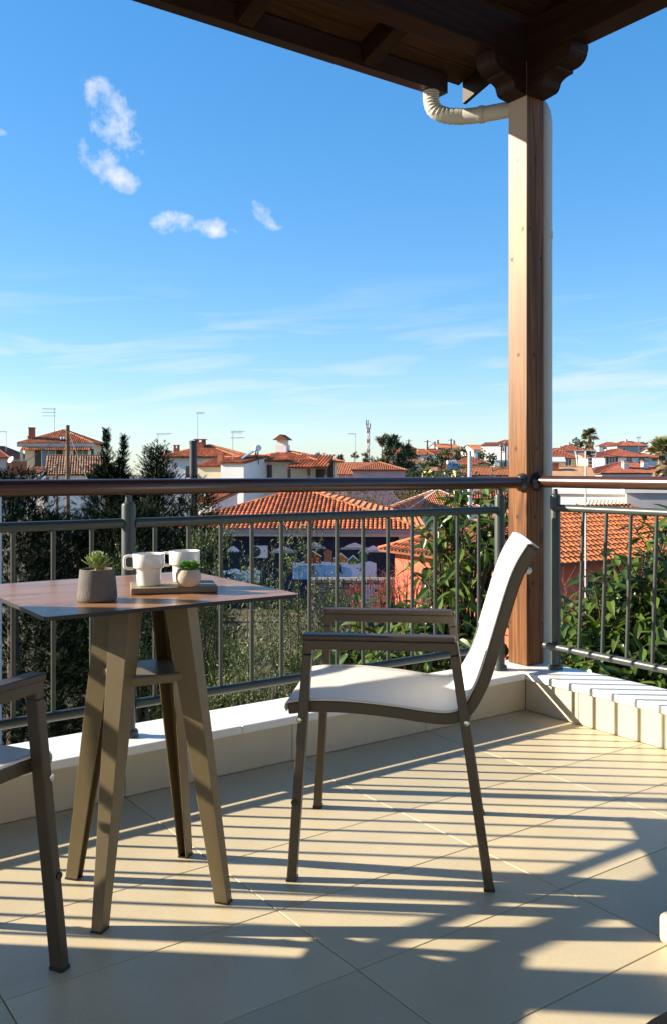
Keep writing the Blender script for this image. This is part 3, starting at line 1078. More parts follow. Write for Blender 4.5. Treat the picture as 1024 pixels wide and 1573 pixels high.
    for y in (0.0465 + SPL * 0.7, WID - 0.0465 - SPL * 0.7):
        b = MB().lathe([(0.010, 0.0), (0.011, 0.004), (0.0085, 0.010), (0.004, 0.013)], 14).build('bumper', pipe_m, o, (0, 0, 0), smooth=True)
        b.location = (0.6245 - O[0], y - O[1], 0.818)
        b.rotation_euler = (0, math.radians(115), 0)
    return o


def set_chair(o, origin, bdir):
    """origin: floor point of the y=0 front leg; bdir: the backwards direction."""
    b = Vector((bdir[0], bdir[1], 0)).normalized()
    w = Vector((-b.y, b.x, 0))
    o.location = Vector((origin[0], origin[1], 0)) + b * 0.27 + w * 0.2775
    o.rotation_euler = (0, 0, math.atan2(b.y, b.x))


chair = make_chair('white sling armchair with taupe frame standing alone in front of the timber post')
set_chair(chair, (-0.123, 2.389), (0.9935, -0.1135))
chair2 = copy_tree(chair)
chair2['label'] = 'armchair cut off by the left picture edge, one arm and front leg in view'
LB = Vector((-0.42, -0.907)).normalized()
LW = Vector((-LB.y, LB.x))
fo = Vector((-0.585, 1.984)) - LW * 0.54 - LB * 0.0
set_chair(chair2, fo, LB)


def build_table():
    top_c = Vector((-0.525, 2.362, 0))
    leg_c = Vector((-0.480, 2.346, 0))
    t = thing('bistro_table', 'tall square balcony table with wood print top and four splayed taupe legs', 'table', (leg_c.x, leg_c.y, 0), math.radians(27))
    th = math.radians(34.5)
    rel = th - math.radians(27)
    off = top_c - leg_c
    c, s = math.cos(-math.radians(27)), math.sin(-math.radians(27))
    lx, ly = off.x * c - off.y * s, off.x * s + off.y * c
    a = 0.318
    tp = MB().box(-a, a, -a, a, -0.0045, 0.0045).build('tabletop', top_m, t, bevel=0.0)
    bm = bmesh.new(); bm.from_mesh(tp.data)
    ed = [e for e in bm.edges if abs(e.verts[0].co.z - e.verts[1].co.z) > 0.005]
    bmesh.ops.bevel(bm, geom=ed, offset=0.012, segments=4, affect='EDGES', profile=0.5)
    bm.to_mesh(tp.data); bm.free()
    tp.data.materials.append(black_m)
    for p in tp.data.polygons:
        if abs(p.normal.z) < 0.5 or p.normal.z < -0.5:
            p.material_index = 1
    tp.location = (lx, ly, 0.7655)
    tp.rotation_euler.z = rel
    for q in range(4):                       # U-channels, web outwards along the diagonals, open inwards
        ph = PI / 4 + q * PI / 2
        rx, ry = math.cos(ph), math.sin(ph)
        tx, ty = -ry, rx
        vs = []
        for (R_, wd, dp, z) in ((0.234, 0.027, 0.036, 0.004), (0.128, 0.056, 0.066, 0.7515)):
            k = 0.004
            for (a_, b_) in ((0, -wd / 2), (0, wd / 2), (-dp, wd / 2), (-dp, wd / 2 - k), (-k, wd / 2 - k), (-k, -wd / 2 + k), (-dp, -wd / 2 + k), (-dp, -wd / 2)):
                rr = R_ + a_
                vs.append((rx * rr + tx * b_, ry * rr + ty * b_, z))
        fs = [tuple(range(7, -1, -1)), tuple(range(8, 16))] + [(i_, (i_ + 1) % 8, 8 + (i_ + 1) % 8, 8 + i_) for i_ in range(8)]
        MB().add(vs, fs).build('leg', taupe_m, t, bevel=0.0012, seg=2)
        pd = MB().box(-0.018, 0.018, -0.0145, 0.0145, 0.0, 0.0045).build('foot_pad', black_m, t)
        pd.location = (rx * 0.217, ry * 0.217, 0)
        pd.rotation_euler.z = ph
    sh = MB().box(-0.098, 0.098, -0.098, 0.098, 0.548, 0.572).build('shelf_plate', taupe_m, t, bevel=0.006)
    MB().box(-0.115, 0.115, -0.115, 0.115, 0.7525, 0.7600).build('top_bracket', taupe_m, t, bevel=0.002)
    return top_c, th


top_c, top_th = build_table()
TZ_ = 0.770


def build_tableware():
    def mug(label, loc, rot):
        m = thing('mug', label, 'mug', loc, rot, 'white mugs on the tray')
        prof = [(0.0, 0.0), (0.0275, 0.0), (0.0295, 0.002), (0.0320, 0.040), (0.0330, 0.0425), (0.0385, 0.0450), (0.0400, 0.048), (0.0405, 0.0795), (0.0398, 0.0808), (0.0388, 0.0805),
                (0.0378, 0.079), (0.0370, 0.050), (0.0300, 0.042), (0.0270, 0.006), (0.0, 0.005)]
        b = MB()
        n = 40
        b.lathe(prof[1:-1], n)
        b.build('cup', ceramic_m, m, smooth=True)
        MB().lathe([(0.0, 0.058), (0.0368, 0.058)][::-1] + [(0.001, 0.0585)], 28).build('coffee', mat('milky_coffee', (0.30, 0.17, 0.08), rough=0.2, var=0.1), m)
        h = [(-0.0375, 0, 0.0745), (-0.050, 0, 0.0755), (-0.0585, 0, 0.0735), (-0.061, 0, 0.067), (-0.061, 0, 0.050), (-0.0585, 0, 0.0445), (-0.051, 0, 0.0425), (-0.0365, 0, 0.0435)]
        hb = MB()
        vs, fs = [], []
        hp = [Vector((x, z)) for x, _, z in h]
        hb.ribbon([(p.x, p.y) for p in hp], 0.0065, -0.0065, 0.0065)
        hb.build('handle', ceramic_m, m, smooth=True, bevel=0.0022)
        return m
    tr_z = TZ_ + 0.0165
    tray = MB().box(-0.108, 0.108, -0.072, 0.072, 0.0006, 0.0160).build('serving_tray', tray_m, bevel=0.003)
    tc = Vector((-0.412, 2.352, TZ_))
    tray.location = tc
    tray.rotation_euler.z = math.radians(13)
    tag(tray, 'flat rectangular brown board under the two mugs and small round plant pot', 'tray')
    mug('white mug standing at the left end of the tray, nearer the camera', (-0.470, 2.325, tr_z), math.radians(8))
    mug('white mug further back on the tray, partly hidden by the small round plant pot', (-0.392, 2.405, tr_z), math.radians(4))
    # concrete pot with a pointed rosette
    p = thing('potted_succulent', 'grey tapered concrete pot with a pointed green rosette succulent on bare tabletop', 'potted plant', (-0.560, 2.165, TZ_ + 0.0004))
    MB().lathe([(0.040, 0), (0.0445, 0.002), (0.0465, 0.007), (0.0465, 0.012), (0.0410, 0.072), (0.0402, 0.0745), (0.0388, 0.0752), (0.0372, 0.0745), (0.0362, 0.066)], 48).build('pot', concrete_m, p, smooth=True)
    MB().lathe([(0.0363, 0.066), (0.0363, 0.0675), (0.02, 0.071), (0.002, 0.0715)], 32).build('soil', soil_m, p, smooth=True)
    pl = MB().lathe([(0.006, 0.068), (0.005, 0.085), (0.003, 0.09)], 10).build('rosette', succ_m, p, smooth=True)

    def leaf_mesh(name, L, w, t, m):
        b = MB()
        ns = 7
        vs, fs = [], []
        for i in range(ns):
            s = i / (ns - 1)
            ww = w * (0.45 + 0.55 * math.sin(PI * min(1, s * 1.25)) ** 0.8) if s < 0.8 else w * (1 - (s - 0.8) / 0.2) ** 0.75 * 0.80 + 0.0004
            tt = t * (1 - 0.6 * s)
            bend = 0.18 * L * s * s
            for k in range(8):
                a = 2 * PI * k / 8
                vs.append((L * s, ww * math.cos(a) * 0.5, bend + tt * (math.sin(a) * 0.5)))
        for i in range(ns - 1):
            for k in range(8):
                fs.append((i * 8 + k, i * 8 + (k + 1) % 8, (i + 1) * 8 + (k + 1) % 8, (i + 1) * 8 + k))
        fs += [tuple(range(7, -1, -1)), tuple((ns - 1) * 8 + k for k in range(8))]
        return b.add(vs, fs).mesh(name, m, smooth=True)
    lm = leaf_mesh('leaf', 0.036, 0.0135, 0.006, succ_m)
    for i in range(46):
        f = i / 46
        az = i * 2.39996
        el = math.radians(14 + 62 * f)
        sc = 1.06 - 0.45 * f
        Mx = Matrix.Translation((0, 0, 0.076 + 0.016 * f)) @ Matrix.Rotation(az, 4, 'Z') @ Matrix.Rotation(-el, 4, 'Y') @ Matrix.Translation((0.004, 0, 0)) @ Matrix.Scale(sc, 4)
        instance('leaf', lm, pl, matrix=Mx)
    # round pot
    q = thing('potted_succulent', 'small round beige stone pot with bright green rosette succulent at the tray front', 'potted plant', (-0.365, 2.300, tr_z + 0.0004))
    MB().lathe([(0.018, 0), (0.023, 0.002), (0.0300, 0.012), (0.0325, 0.022), (0.0312, 0.032), (0.0275, 0.040), (0.0262, 0.0425), (0.0245, 0.042), (0.0240, 0.036)], 40).build('pot', clay_m, q, smooth=True)
    MB().lathe([(0.0241, 0.036), (0.0241, 0.037), (0.002, 0.040)], 24).build('soil', soil_m, q, smooth=True)
    pl2 = MB().lathe([(0.006, 0.036), (0.005, 0.048), (0.002, 0.05)], 8).build('rosette', succ2_m, q, smooth=True)
    lm2 = leaf_mesh('leaf', 0.020, 0.0135, 0.005, succ2_m)
    for (hx, hy, n, s0) in ((-0.009, -0.004, 22, 0.95), (0.013, 0.002, 22, 1.0), (0.0, 0.014, 18, 0.9)):
        for i in range(n):
            f = i / n
            az = i * 2.39996 + hx * 100
            el = math.radians(8 + 66 * f)
            Mx = Matrix.Translation((hx, hy, 0.045 + 0.008 * f)) @ Matrix.Rotation(az, 4, 'Z') @ Matrix.Rotation(-el, 4, 'Y') @ Matrix.Translation((0.002, 0, 0)) @ Matrix.Scale(s0 * (1 - 0.45 * f), 4)
            instance('leaf', lm2, pl2, matrix=Mx)


build_tableware()


def build_edge_things():
    # low cream block at the right picture edge
    b = thing('stone_block', 'low cream stone block standing on the floor at the right picture edge', 'stone block', W(1.81, 1.27, 0), ANG)
    o = MB().box(0, 0.24, -0.26, 0, 0.0005, 0.068).build('block', facing_m, b, bevel=0.012, seg=3)
    # dark round stool, its rim just reaches the corner of the picture
    s = thing('round_stool', 'black round-edged stool seat just reaching the bottom right picture corner', 'stool', (0.54, 1.02, 0))
    n = 40
    MB().lathe([(0.185, 0.326), (0.208, 0.331), (0.215, 0.348), (0.208, 0.366), (0.185, 0.372), (0.02, 0.373)], 48).build('seat', mat('black_seat_cover', (0.008, 0.008, 0.009), rough=0.9, var=0.1, spec=0.1), s, smooth=True)
    for k in range(4):
        a = PI / 4 + k * PI / 2
        MB().tube((0.12 * math.cos(a), 0.12 * math.sin(a), 0.327), (0.17 * math.cos(a), 0.17 * math.sin(a), 0.0), 0.012, n=10).build('leg', black_m, s, smooth=True)


build_edge_things()


# ------------------------------------------------------------------ houses
def tile_template(cw, rl, seg):
    """A half-barrel cover tile: x along the eave, y up the slope, z off the roof."""
    r0, r1 = cw * 0.40, cw * 0.33
    L = rl * 1.18
    vs = []
    for (y, r, lift) in ((-0.04, r0, 0.030), (L - 0.04, r1, 0.004)):
        for k in range(seg + 1):
            a = PI * k / seg
            vs.append((r * math.cos(a), y, lift + r * 0.72 * math.sin(a)))
    n = seg + 1
    fs = [(k, k + 1, n + k + 1, n + k) for k in range(seg)]
    fs.append(tuple(range(n)))            # closed lower end
    return np.array(vs), fs


def inside(poly, pts):
    x, y = pts[:, 0], pts[:, 1]
    ok = np.zeros(len(pts), bool)
    n = len(poly)
    for i in range(n):
        x0, y0 = poly[i]; x1, y1 = poly[(i + 1) % n]
        c = ((y0 > y) != (y1 > y))
        with np.errstate(divide='ignore', invalid='ignore'):
            xi = (x1 - x0) * (y - y0) / (y1 - y0 + 1e-12) + x0
        ok ^= c & (x < xi)
    return ok


def plane_tiles(poly, cw, rl):
    """poly: 3D points, first edge is the eave. Returns frames and positions of its tiles."""
    P = [Vector(p) for p in poly]
    e = (P[1] - P[0]).normalized()
    nrm = e.cross(P[-1] - P[0]).normalized()
    if nrm.z < 0: nrm = -nrm
    g = nrm.cross(e).normalized()
    if g.z < 0: g = -g
    p2 = [((p - P[0]).dot(e), (p - P[0]).dot(g)) for p in P]
    xs = np.arange(min(a for a, _ in p2) + cw / 2, max(a for a, _ in p2), cw)
    ys = np.arange(0.0, max(b for _, b in p2), rl)
    X, Y = np.meshgrid(xs, ys)
    pts = np.stack([X.ravel(), Y.ravel()], 1)
    ok = inside(p2, pts + [[0, rl * 0.45]])
    pts = pts[ok]
    E, G, Nn = np.array(e), np.array(g), np.array(nrm)
    pos = np.array(P[0])[None] + pts[:, :1] * E + pts[:, 1:] * G + Nn * 0.012
    R = np.tile(np.stack([E, G, Nn], 1)[None], (len(pts), 1, 1))
    return pos, R


def ridge_caps(lines, w, spacing=0.36):
    """Half-round caps laid along ridge and hip lines."""
    mb = MB()
    for a, b in lines:
        a, b = Vector(a), Vector(b)
        L = (b - a).length
        n = max(1, int(L / spacing))
        d = (b - a).normalized()
        side = d.cross(Vector((0, 0, 1))).normalized()
        up = side.cross(d)
        for i in range(n):
            p0, p1 = a + d * (L * i / n), a + d * (L * (i + 1.12) / n)
            vs = []
            for p, r in ((p0, w), (p1, w * 0.82)):
                for k in range(6):
                    t = PI * k / 5
                    vs.append(p + side * (r * math.cos(t)) + up * (r * 0.75 * math.sin(t) + 0.02))
            mb.add(vs, [(k, k + 1, 7 + k, 6 + k) for k in range(5)] + [tuple(range(6)), tuple(range(11, 5, -1))])
    return mb


def roof_planes(kind, w, d, ze, rise):
    x, y = w / 2, d / 2
    c = [(-x, -y, ze), (x, -y, ze), (x, y, ze), (-x, y, ze)]
    if kind == 'hip':
        if w >= d:
            k = d / 2 * 0.95
            A, B = (-x + k, 0, ze + rise), (x - k, 0, ze + rise)
            if x - k < 0.02:
                A = B = (0, 0, ze + rise)
            planes = [[c[0], c[1], B, A], [c[1], c[2], B], [c[2], c[3], A, B], [c[3], c[0], A]]
            hips = [(c[0], A), (c[1], B), (c[2], B), (c[3], A)]
        else:
            k = w / 2 * 0.95
            A, B = (0, -y + k, ze + rise), (0, y - k, ze + rise)
            planes = [[c[0], c[1], A], [c[1], c[2], B, A], [c[2], c[3], B], [c[3], c[0], A, B]]
            hips = [(c[0], A), (c[1], A), (c[2], B), (c[3], B)]
        return planes, hips + [(A, B)], []
    if kind == 'gable':          # ridge along x
        A, B = (-x, 0, ze + rise), (x, 0, ze + rise)
        return [[c[0], c[1], B, A], [c[2], c[3], A, B]], [(A, B)], [[c[1], c[2], B], [c[3], c[0], A]]
    if kind == 'gable_y':        # ridge along y, gable to the front
        A, B = (0, -y, ze + rise), (0, y, ze + rise)
        return [[c[1], c[2], B, A], [c[3], c[0], A, B]], [(A, B)], [[c[0], c[1], A], [c[2], c[3], B]]
    if kind == 'shed':           # falls to the front
        A, B = (-x, y, ze + rise), (x, y, ze + rise)
        return [[c[0], c[1], B, A]], [(A, B)], [[c[1], c[2], B], [c[3], c[0], A]]


def add_window(parent, face, w, d, pos, z, ww, hh, glass=None, frame=None, sh=False, sill=True):
    """A window on one wall: proud frame, pane inside it, sill, optional open shutters."""
    glass = glass or dark_glass
    frame = frame or frame_white
    fr, pn = MB(), MB()
    b = 0.07
    def put(mb, u0, u1, z0, z1, n0, n1):
        if face == 'front': mb.box(u0, u1, -d / 2 - n1, -d / 2 - n0, z0, z1)
        elif face == 'back': mb.box(u0, u1, d / 2 + n0, d / 2 + n1, z0, z1)
        elif face == 'right': mb.box(w / 2 + n0, w / 2 + n1, u0, u1, z0, z1)
        else: mb.box(-w / 2 - n1, -w / 2 - n0, u0, u1, z0, z1)
    x0, x1, z0, z1 = pos - ww / 2, pos + ww / 2, z - hh / 2, z + hh / 2
    put(fr, x0 - b, x0, z0 - b, z1 + b, 0.002, 0.06)
    put(fr, x1, x1 + b, z0 - b, z1 + b, 0.002, 0.06)
    put(fr, x0, x1, z1, z1 + b, 0.002, 0.06)
    put(fr, x0, x1, z0 - b, z0, 0.002, 0.06)
    put(fr, pos - 0.025, pos + 0.025, z0, z1, 0.022, 0.05)
    f = fr.build('window', frame, parent)
    put(pn, x0, x1, z0, z1, 0.004, 0.02)
    pn.build('pane', glass, f)
    if sill:
        s = MB()
        put(s, x0 - b - 0.05, x1 + b + 0.05, z0 - b - 0.06, z0 - b - 0.002, 0.002, 0.14)
        s.build('sill', marble_m, f)
    if sh:
        for (a, c) in ((x0 - b - ww * 0.48, x0 - b - 0.01), (x1 + b + 0.01, x1 + b + ww * 0.48)):
            s = MB()
            put(s, a, c, z0 - b, z1 + b, 0.002, 0.045)
            s.build('shutter', shutter_m, f)


def chimney(parent, x, y, z0, h, w, m, cap='tile', capm=None):
    c = MB().box(x - w / 2, x + w / 2, y - w / 2, y + w / 2, z0, z0 + h).build('chimney', m, parent)
    if cap == 'tile':
        for sx in (-1, 1):
            for sy in (-1, 1):
                MB().box(x + sx * w * 0.38 - w * 0.1, x + sx * w * 0.38 + w * 0.1, y + sy * w * 0.38 - w * 0.1, y + sy * w * 0.38 + w * 0.1, z0 + h, z0 + h + 0.25).build('chimney_pier', m, c)
        MB().box(x - w * 0.62, x + w * 0.62, y - w * 0.62, y + w * 0.62, z0 + h + 0.25, z0 + h + 0.33).build('chimney_cap', capm or m, c)
    elif cap == 'gable':
        MB().box(x - w * 0.40, x + w * 0.40, y - w * 0.40, y + w * 0.40, z0 + h, z0 + h + w * 0.45).build('chimney_vent', m, c)
        MB().prism([(x - w * 0.72, z0 + h + w * 0.45), (x + w * 0.72, z0 + h + w * 0.45), (x, z0 + h + w * 0.95)], 1, y - w * 0.75, y + w * 0.75).build('chimney_cap', capm or deck_m, c)
    else:
        MB().box(x - w * 0.58, x + w * 0.58, y - w * 0.58, y + w * 0.58, z0 + h, z0 + h + 0.10).build('chimney_cap', capm or m, c)


HOUSES = []


def house(label, loc, yaw, w, d, base, eave, kind, rise, wall, tiles, over=0.45, wins=(), cw=0.235, rl=0.36, seg=3, deckm=None, parapet=None, group=None, cat='house', name='house', cap_m=None, tiles_on=True):
    """w, d are the wall sizes; loc is the footprint centre; base/eave heights are absolute."""
    h = thing(name, label, cat, (loc[0], loc[1], 0), yaw, group)
    HOUSES.append((loc[0], loc[1], max(w, d) / 2))
    zb = base - 1.5
    wt_ = (eave + 0.02 - 0.0) if kind != 'flat' else eave
    MB().box(-w / 2, w / 2, -d / 2, d / 2, zb, wt_).build('wall', wall, h)
    if kind == 'flat':
        MB().box(-w / 2 - 0.12, w / 2 + 0.12, -d / 2 - 0.12, d / 2 + 0.12, eave, eave + 0.22).build('flat_roof', parapet or white_wall, h)
    else:
        W_, D_ = w + 2 * over, d + 2 * over
        planes, lines, gables = roof_planes(kind, W_, D_, eave, rise)
        deck = MB()
        for p in planes:
            n = len(p)
            deck.add([(q[0], q[1], q[2] - 0.09) for q in p] + list(p), [tuple(range(n - 1, -1, -1)), tuple(range(n, 2 * n))] + [(i, (i + 1) % n, n + (i + 1) % n, n + i) for i in range(n)])
        rf = deck.build('roof', deckm or deck_m, h)
        if kind in ('gable', 'gable_y', 'shed'):
            for gp in roof_planes(kind, w, d, eave, rise * (w if kind == 'gable_y' else d) / (W_ if kind == 'gable_y' else D_))[2]:
                MB().add(gp, [tuple(range(len(gp)))]).build('gable_wall', wall, h)
        if tiles_on:
            tm, tf = tile_template(cw, rl, seg)
            pos, R = [], []
            for p in planes:
                a, b = plane_tiles(p, cw, rl)
                pos.append(a); R.append(b)
            pos, R = np.concatenate(pos), np.concatenate(R)
            ok = np.ones(len(pos), bool)
            sc = np.ones(len(pos)) * rng.uniform(0.97, 1.03, len(pos))
            V = place(tm, R, pos, sc)
            t = np_mesh('roof_tiles', V, len(tm), tf, tiles, h)
            t['kind'] = 'stuff'
        rc = ridge_caps([l for l in lines if (Vector(l[0]) - Vector(l[1])).length > 0.2], cw * 0.55)
        rc.build('ridge_caps', cap_m or tiles, h)['kind'] = 'stuff'
    for wdw in wins:
        add_window(h, wdw[0], w, d, *wdw[1:5], **(wdw[5] if len(wdw) > 5 else {}))
    return h


def span(p0, p1, Y):
    """centre x and width of something between two bearings at a distance"""
    a, b = (p0 - 512) / 1400 * Y, (p1 - 512) / 1400 * Y
    return (a + b) / 2, b - a


def zat(py, Y):
    return EYE - (py - 722) / 1400 * Y


# --- the long tiled building with the mural, straight ahead
def build_mural_house():
    Y = 41.0
    yaw = math.radians(-3.5)
    x0, x1 = (255 - 512) / 1400 * Y, (662 - 512) / 1400 * Y
    cx, w, d = (x0 + x1) / 2, x1 - x0, 12.4
    e = zat(812, Y)
    over = 0.75
    loc = (cx, Y + d / 2 - over, 0)
    h = house('long orange-roofed building with a winter village mural on its dark blue wall', loc, yaw, w - 2 * over, d - 2 * over, -5.1, e, 'hip', 1.70, mural_blue, tile_m, over=over, cw=0.205, rl=0.30, seg=5)
    ww, dd = w - 2 * over, d - 2 * over
    # soffit and gutter
    MB().box(-w / 2, w / 2, -d / 2 + 0.02, -dd / 2 - 0.003, e - 0.30, e - 0.10).build('soffit', soffit_grey, h)
    MB().box(-w / 2 - 0.05, w / 2 + 0.05, -d / 2 - 0.10, -d / 2 + 0.0, e - 0.14, e + 0.0).build('gutter', gutter_grey, h)
    MB().tube((w / 2 - 1.0, -dd / 2 - 0.08, e - 0.3), (w / 2 - 1.0, -dd / 2 - 0.08, -5), 0.05, n=10).build('drainpipe', gutter_grey, h)
    MB().box(w / 2 - 1.15, w / 2 - 0.75, -d / 2 + 0.15, -dd / 2 - 0.02, e - 0.62, e - 0.305).build('roof_bracket', soffit_grey, h)
    # left door with pale blue frame
    def X(px): return (px - 512) / 1400 * (Y + 0.4) - cx
    def Z(py): return zat(py, Y + 0.4)
    yf = -dd / 2
    fr = MB()
    fr.box(X(341), X(345), yf - 0.08, yf - 0.003, -5.0, Z(838))
    fr.box(X(350), X(353), yf - 0.08, yf - 0.003, -5.0, Z(838))
    fr.box(X(345), X(350), yf - 0.08, yf - 0.003, Z(841), Z(838))
    fr.box(X(345), X(350), yf - 0.08, yf - 0.003, Z(854), Z(852))
    fr.build('door', picket_blue, h)
    MB().box(X(345), X(350), yf - 0.04, yf - 0.003, -5.0, Z(854)).build('door_leaf', mural_brown, h)
    MB().box(X(345), X(350), yf - 0.04, yf - 0.003, Z(852), Z(841)).build('transom_pane', blue_glass, h)
    # mural: flat paint in thin layers
    mu = MB().add([(X(350), yf - 0.004, Z(893)), (X(598), yf - 0.004, Z(893)), (X(598), yf - 0.004, Z(826)), (X(350), yf - 0.004, Z(826))], [(0, 1, 2, 3)]).build('mural', mural_blue, h)
    lay = [0.008]
    def paint(name, m, *polys):
        b = MB()
        for poly in polys:
            b.add([(X(p), yf - lay[0], Z(q)) for p, q in poly], [tuple(range(len(poly)))])
        lay[0] += 0.003
        return b.build(name, m, mu)
    def jag(a, b, base, amp, n, seed):
        r = random.Random(seed)
        return [(a + (b - a) * i / n, base + (amp if i % 2 else -amp) * r.uniform(0.4, 1)) for i in range(n + 1)]
    peaks = [(357, 384, 838, 875), (426, 470, 838, 872), (476, 514, 831, 864), (532, 578, 832, 868), (566, 600, 836, 870)]
    for i, (a, b, top, bot) in enumerate(peaks):
        c = (a + b) / 2
        paint('painted_mountain', mural_forest, [(a - 2, bot), (b + 2, bot), (b - 2, top + 10), (c + 1, top + 1), (c - 1, top + 1), (a + 2, top + 10)])
        low = [(b - 4 - (b - a - 8) * k / 8, top + 8.6 + (1.5 if k % 2 else -1.5)) for k in range(9)]
        paint('painted_snow_cap', mural_snow, [(c - 0.8, top), (c + 0.8, top), (c + 0.5 * (b - c), top + 4), (b, top + 10.5)] + low + [(a, top + 10.5), (c - 0.5 * (c - a), top + 4)])
    paint('painted_snow_ground', mural_snow, [(462, 870)] + [(462 + (588 - 462) * k / 14, 861 + 2.2 * math.sin(k * 1.9)) for k in range(15)] + [(588, 888), (462, 888)])
    paint('painted_snow_bank', mural_snow, [(352, 893)] + [(352 + 60 * k / 8, 874 + 2 * math.sin(k * 1.7)) for k in range(9)] + [(412, 893)])
    paint('painted_lake', mural_lake, [(464, 888), (464, 872), (480, 867), (505, 866), (530, 867), (548, 871), (552, 878), (548, 886), (540, 888)])
    paint('painted_lake', mural_lake, [(354, 893), (356, 882), (372, 879), (388, 882), (392, 893)])
    for (a, b, top, bot, m, rf) in ((481, 505, 852, 864, mural_red, mural_snow), (525, 543, 855, 862, mural_orange, mural_snow), (561, 574, 847, 861, mural_green, mural_snow), (545, 560, 858, 864, mural_green, mural_snow)):
        c = (a + b) / 2
        paint('painted_house', m, [(a, bot), (b, bot), (b, top), (c, top - 6), (a, top)])
        paint('painted_roof', rf, [(a - 2, top + 1), (c, top - 8), (b + 2, top + 1), (b + 1, top + 2), (c, top - 5.5), (a - 1, top + 2)])
        paint('painted_window', mural_yellow, [(a + 3, top + 3), (a + 6, top + 3), (a + 6, top + 7), (a + 3, top + 7)], [(b - 7, top + 3), (b - 3, top + 3), (b - 3, top + 6), (b - 7, top + 6)])
    paint('painted_tower', mural_brown, [(510, 861), (522, 861), (522, 845), (516, 842), (510, 845)])
    for k, (a, q) in enumerate(((493, 876), (533, 874), (566, 870))):
        paint('painted_skater', mural_dark if k else mural_red, [(a - 1, q - 6), (a + 1.2, q - 6), (a + 1.5, q), (a + 4, q + 5), (a + 3, q + 5.5), (a, q + 1.5), (a - 3, q + 5.5), (a - 4, q + 5), (a - 1.5, q)], [(a - 1, q - 9), (a + 1, q - 9), (a + 1, q - 6.5), (a - 1, q - 6.5)])
    # air conditioner outdoor unit on the wall
    rot = Matrix.Rotation(yaw, 4, 'Z')
    acl = Matrix.Translation((loc[0], loc[1], 0)) @ rot @ Vector(((X(411)), yf - 0.02, Z(855)))
    ac = thing('air_conditioner', 'white outdoor air conditioner with dark round fan on the mural wall', 'air conditioner', acl, yaw)
    MB().box(-0.40, 0.40, -0.32, -0.03, 0, 0.55).build('casing', frame_white, ac, bevel=0.02)
    g = MB().lathe([(0.22, -0.012), (0.235, 0.0), (0.20, 0.012), (0.02, 0.012)], 28).build('fan_grille', pole_dark, ac)
    g.rotation_euler = (PI / 2, 0, 0)
    g.location = (-0.13, -0.325, 0.275)
    MB().box(-0.35, -0.31, -0.3, -0.004, -0.06, -0.002).build('wall_bracket', gutter_grey, ac)
    MB().box(0.31, 0.35, -0.3, -0.004, -0.06, -0.002).build('wall_bracket', gutter_grey, ac)
    # low dry-stone wall and painted fence in front
    s = thing('stone_wall', 'low dry stone wall at the foot of the mural', 'wall', (0, 0, 0))
    a, b, ztop, zbot = (478 - 512) / 1400 * 38.5, (606 - 512) / 1400 * 38.5, zat(886, 38.5), -5.2
    MB().box(a, b, 38.66, 38.9, zbot, ztop - 0.08).build('core', grout_m, s)
    z = zbot + 0.35
    while z < ztop - 0.1:
        x = a + random.uniform(-0.1, 0.1)
        while x < b:
            l, hh = random.uniform(0.2, 0.42), random.uniform(0.15, 0.19)
            st = MB().box(0, l - 0.025, -0.10, 0.155, 0, hh).build('stone', stone_m, s, bevel=0.03, seg=1)
            st.location = (x, 38.6 - random.uniform(0, 0.05), z)
            x += l
        z += 0.19
    f = thing('picket_fence', 'red and pale blue painted picket fence below the stone wall', 'fence', (0, 0, 0))
    yq = 36.0
    a, b = (532 - 512) / 1400 * yq, (612 - 512) / 1400 * yq
    zt, zb = zat(898, yq), -5.2
    n = int((b - a) / 0.105)
    red, blue = None, None
    for i in range(n):
        x = a + i * 0.105
        m = picket_blue if 0.36 < i / n < 0.62 else picket_red
        o = MB().prism([(x, zb), (x + 0.075, zb), (x + 0.075, zt - 0.05), (x + 0.0375, zt), (x, zt - 0.05)], 1, yq, yq + 0.025).build('picket', m, f)
    for z in (zb + 0.35, zt - 0.3):
        MB().box(a, b, yq + 0.027, yq + 0.07, z, z + 0.08).build('fence_rail', picket_red, f)


build_mural_house()


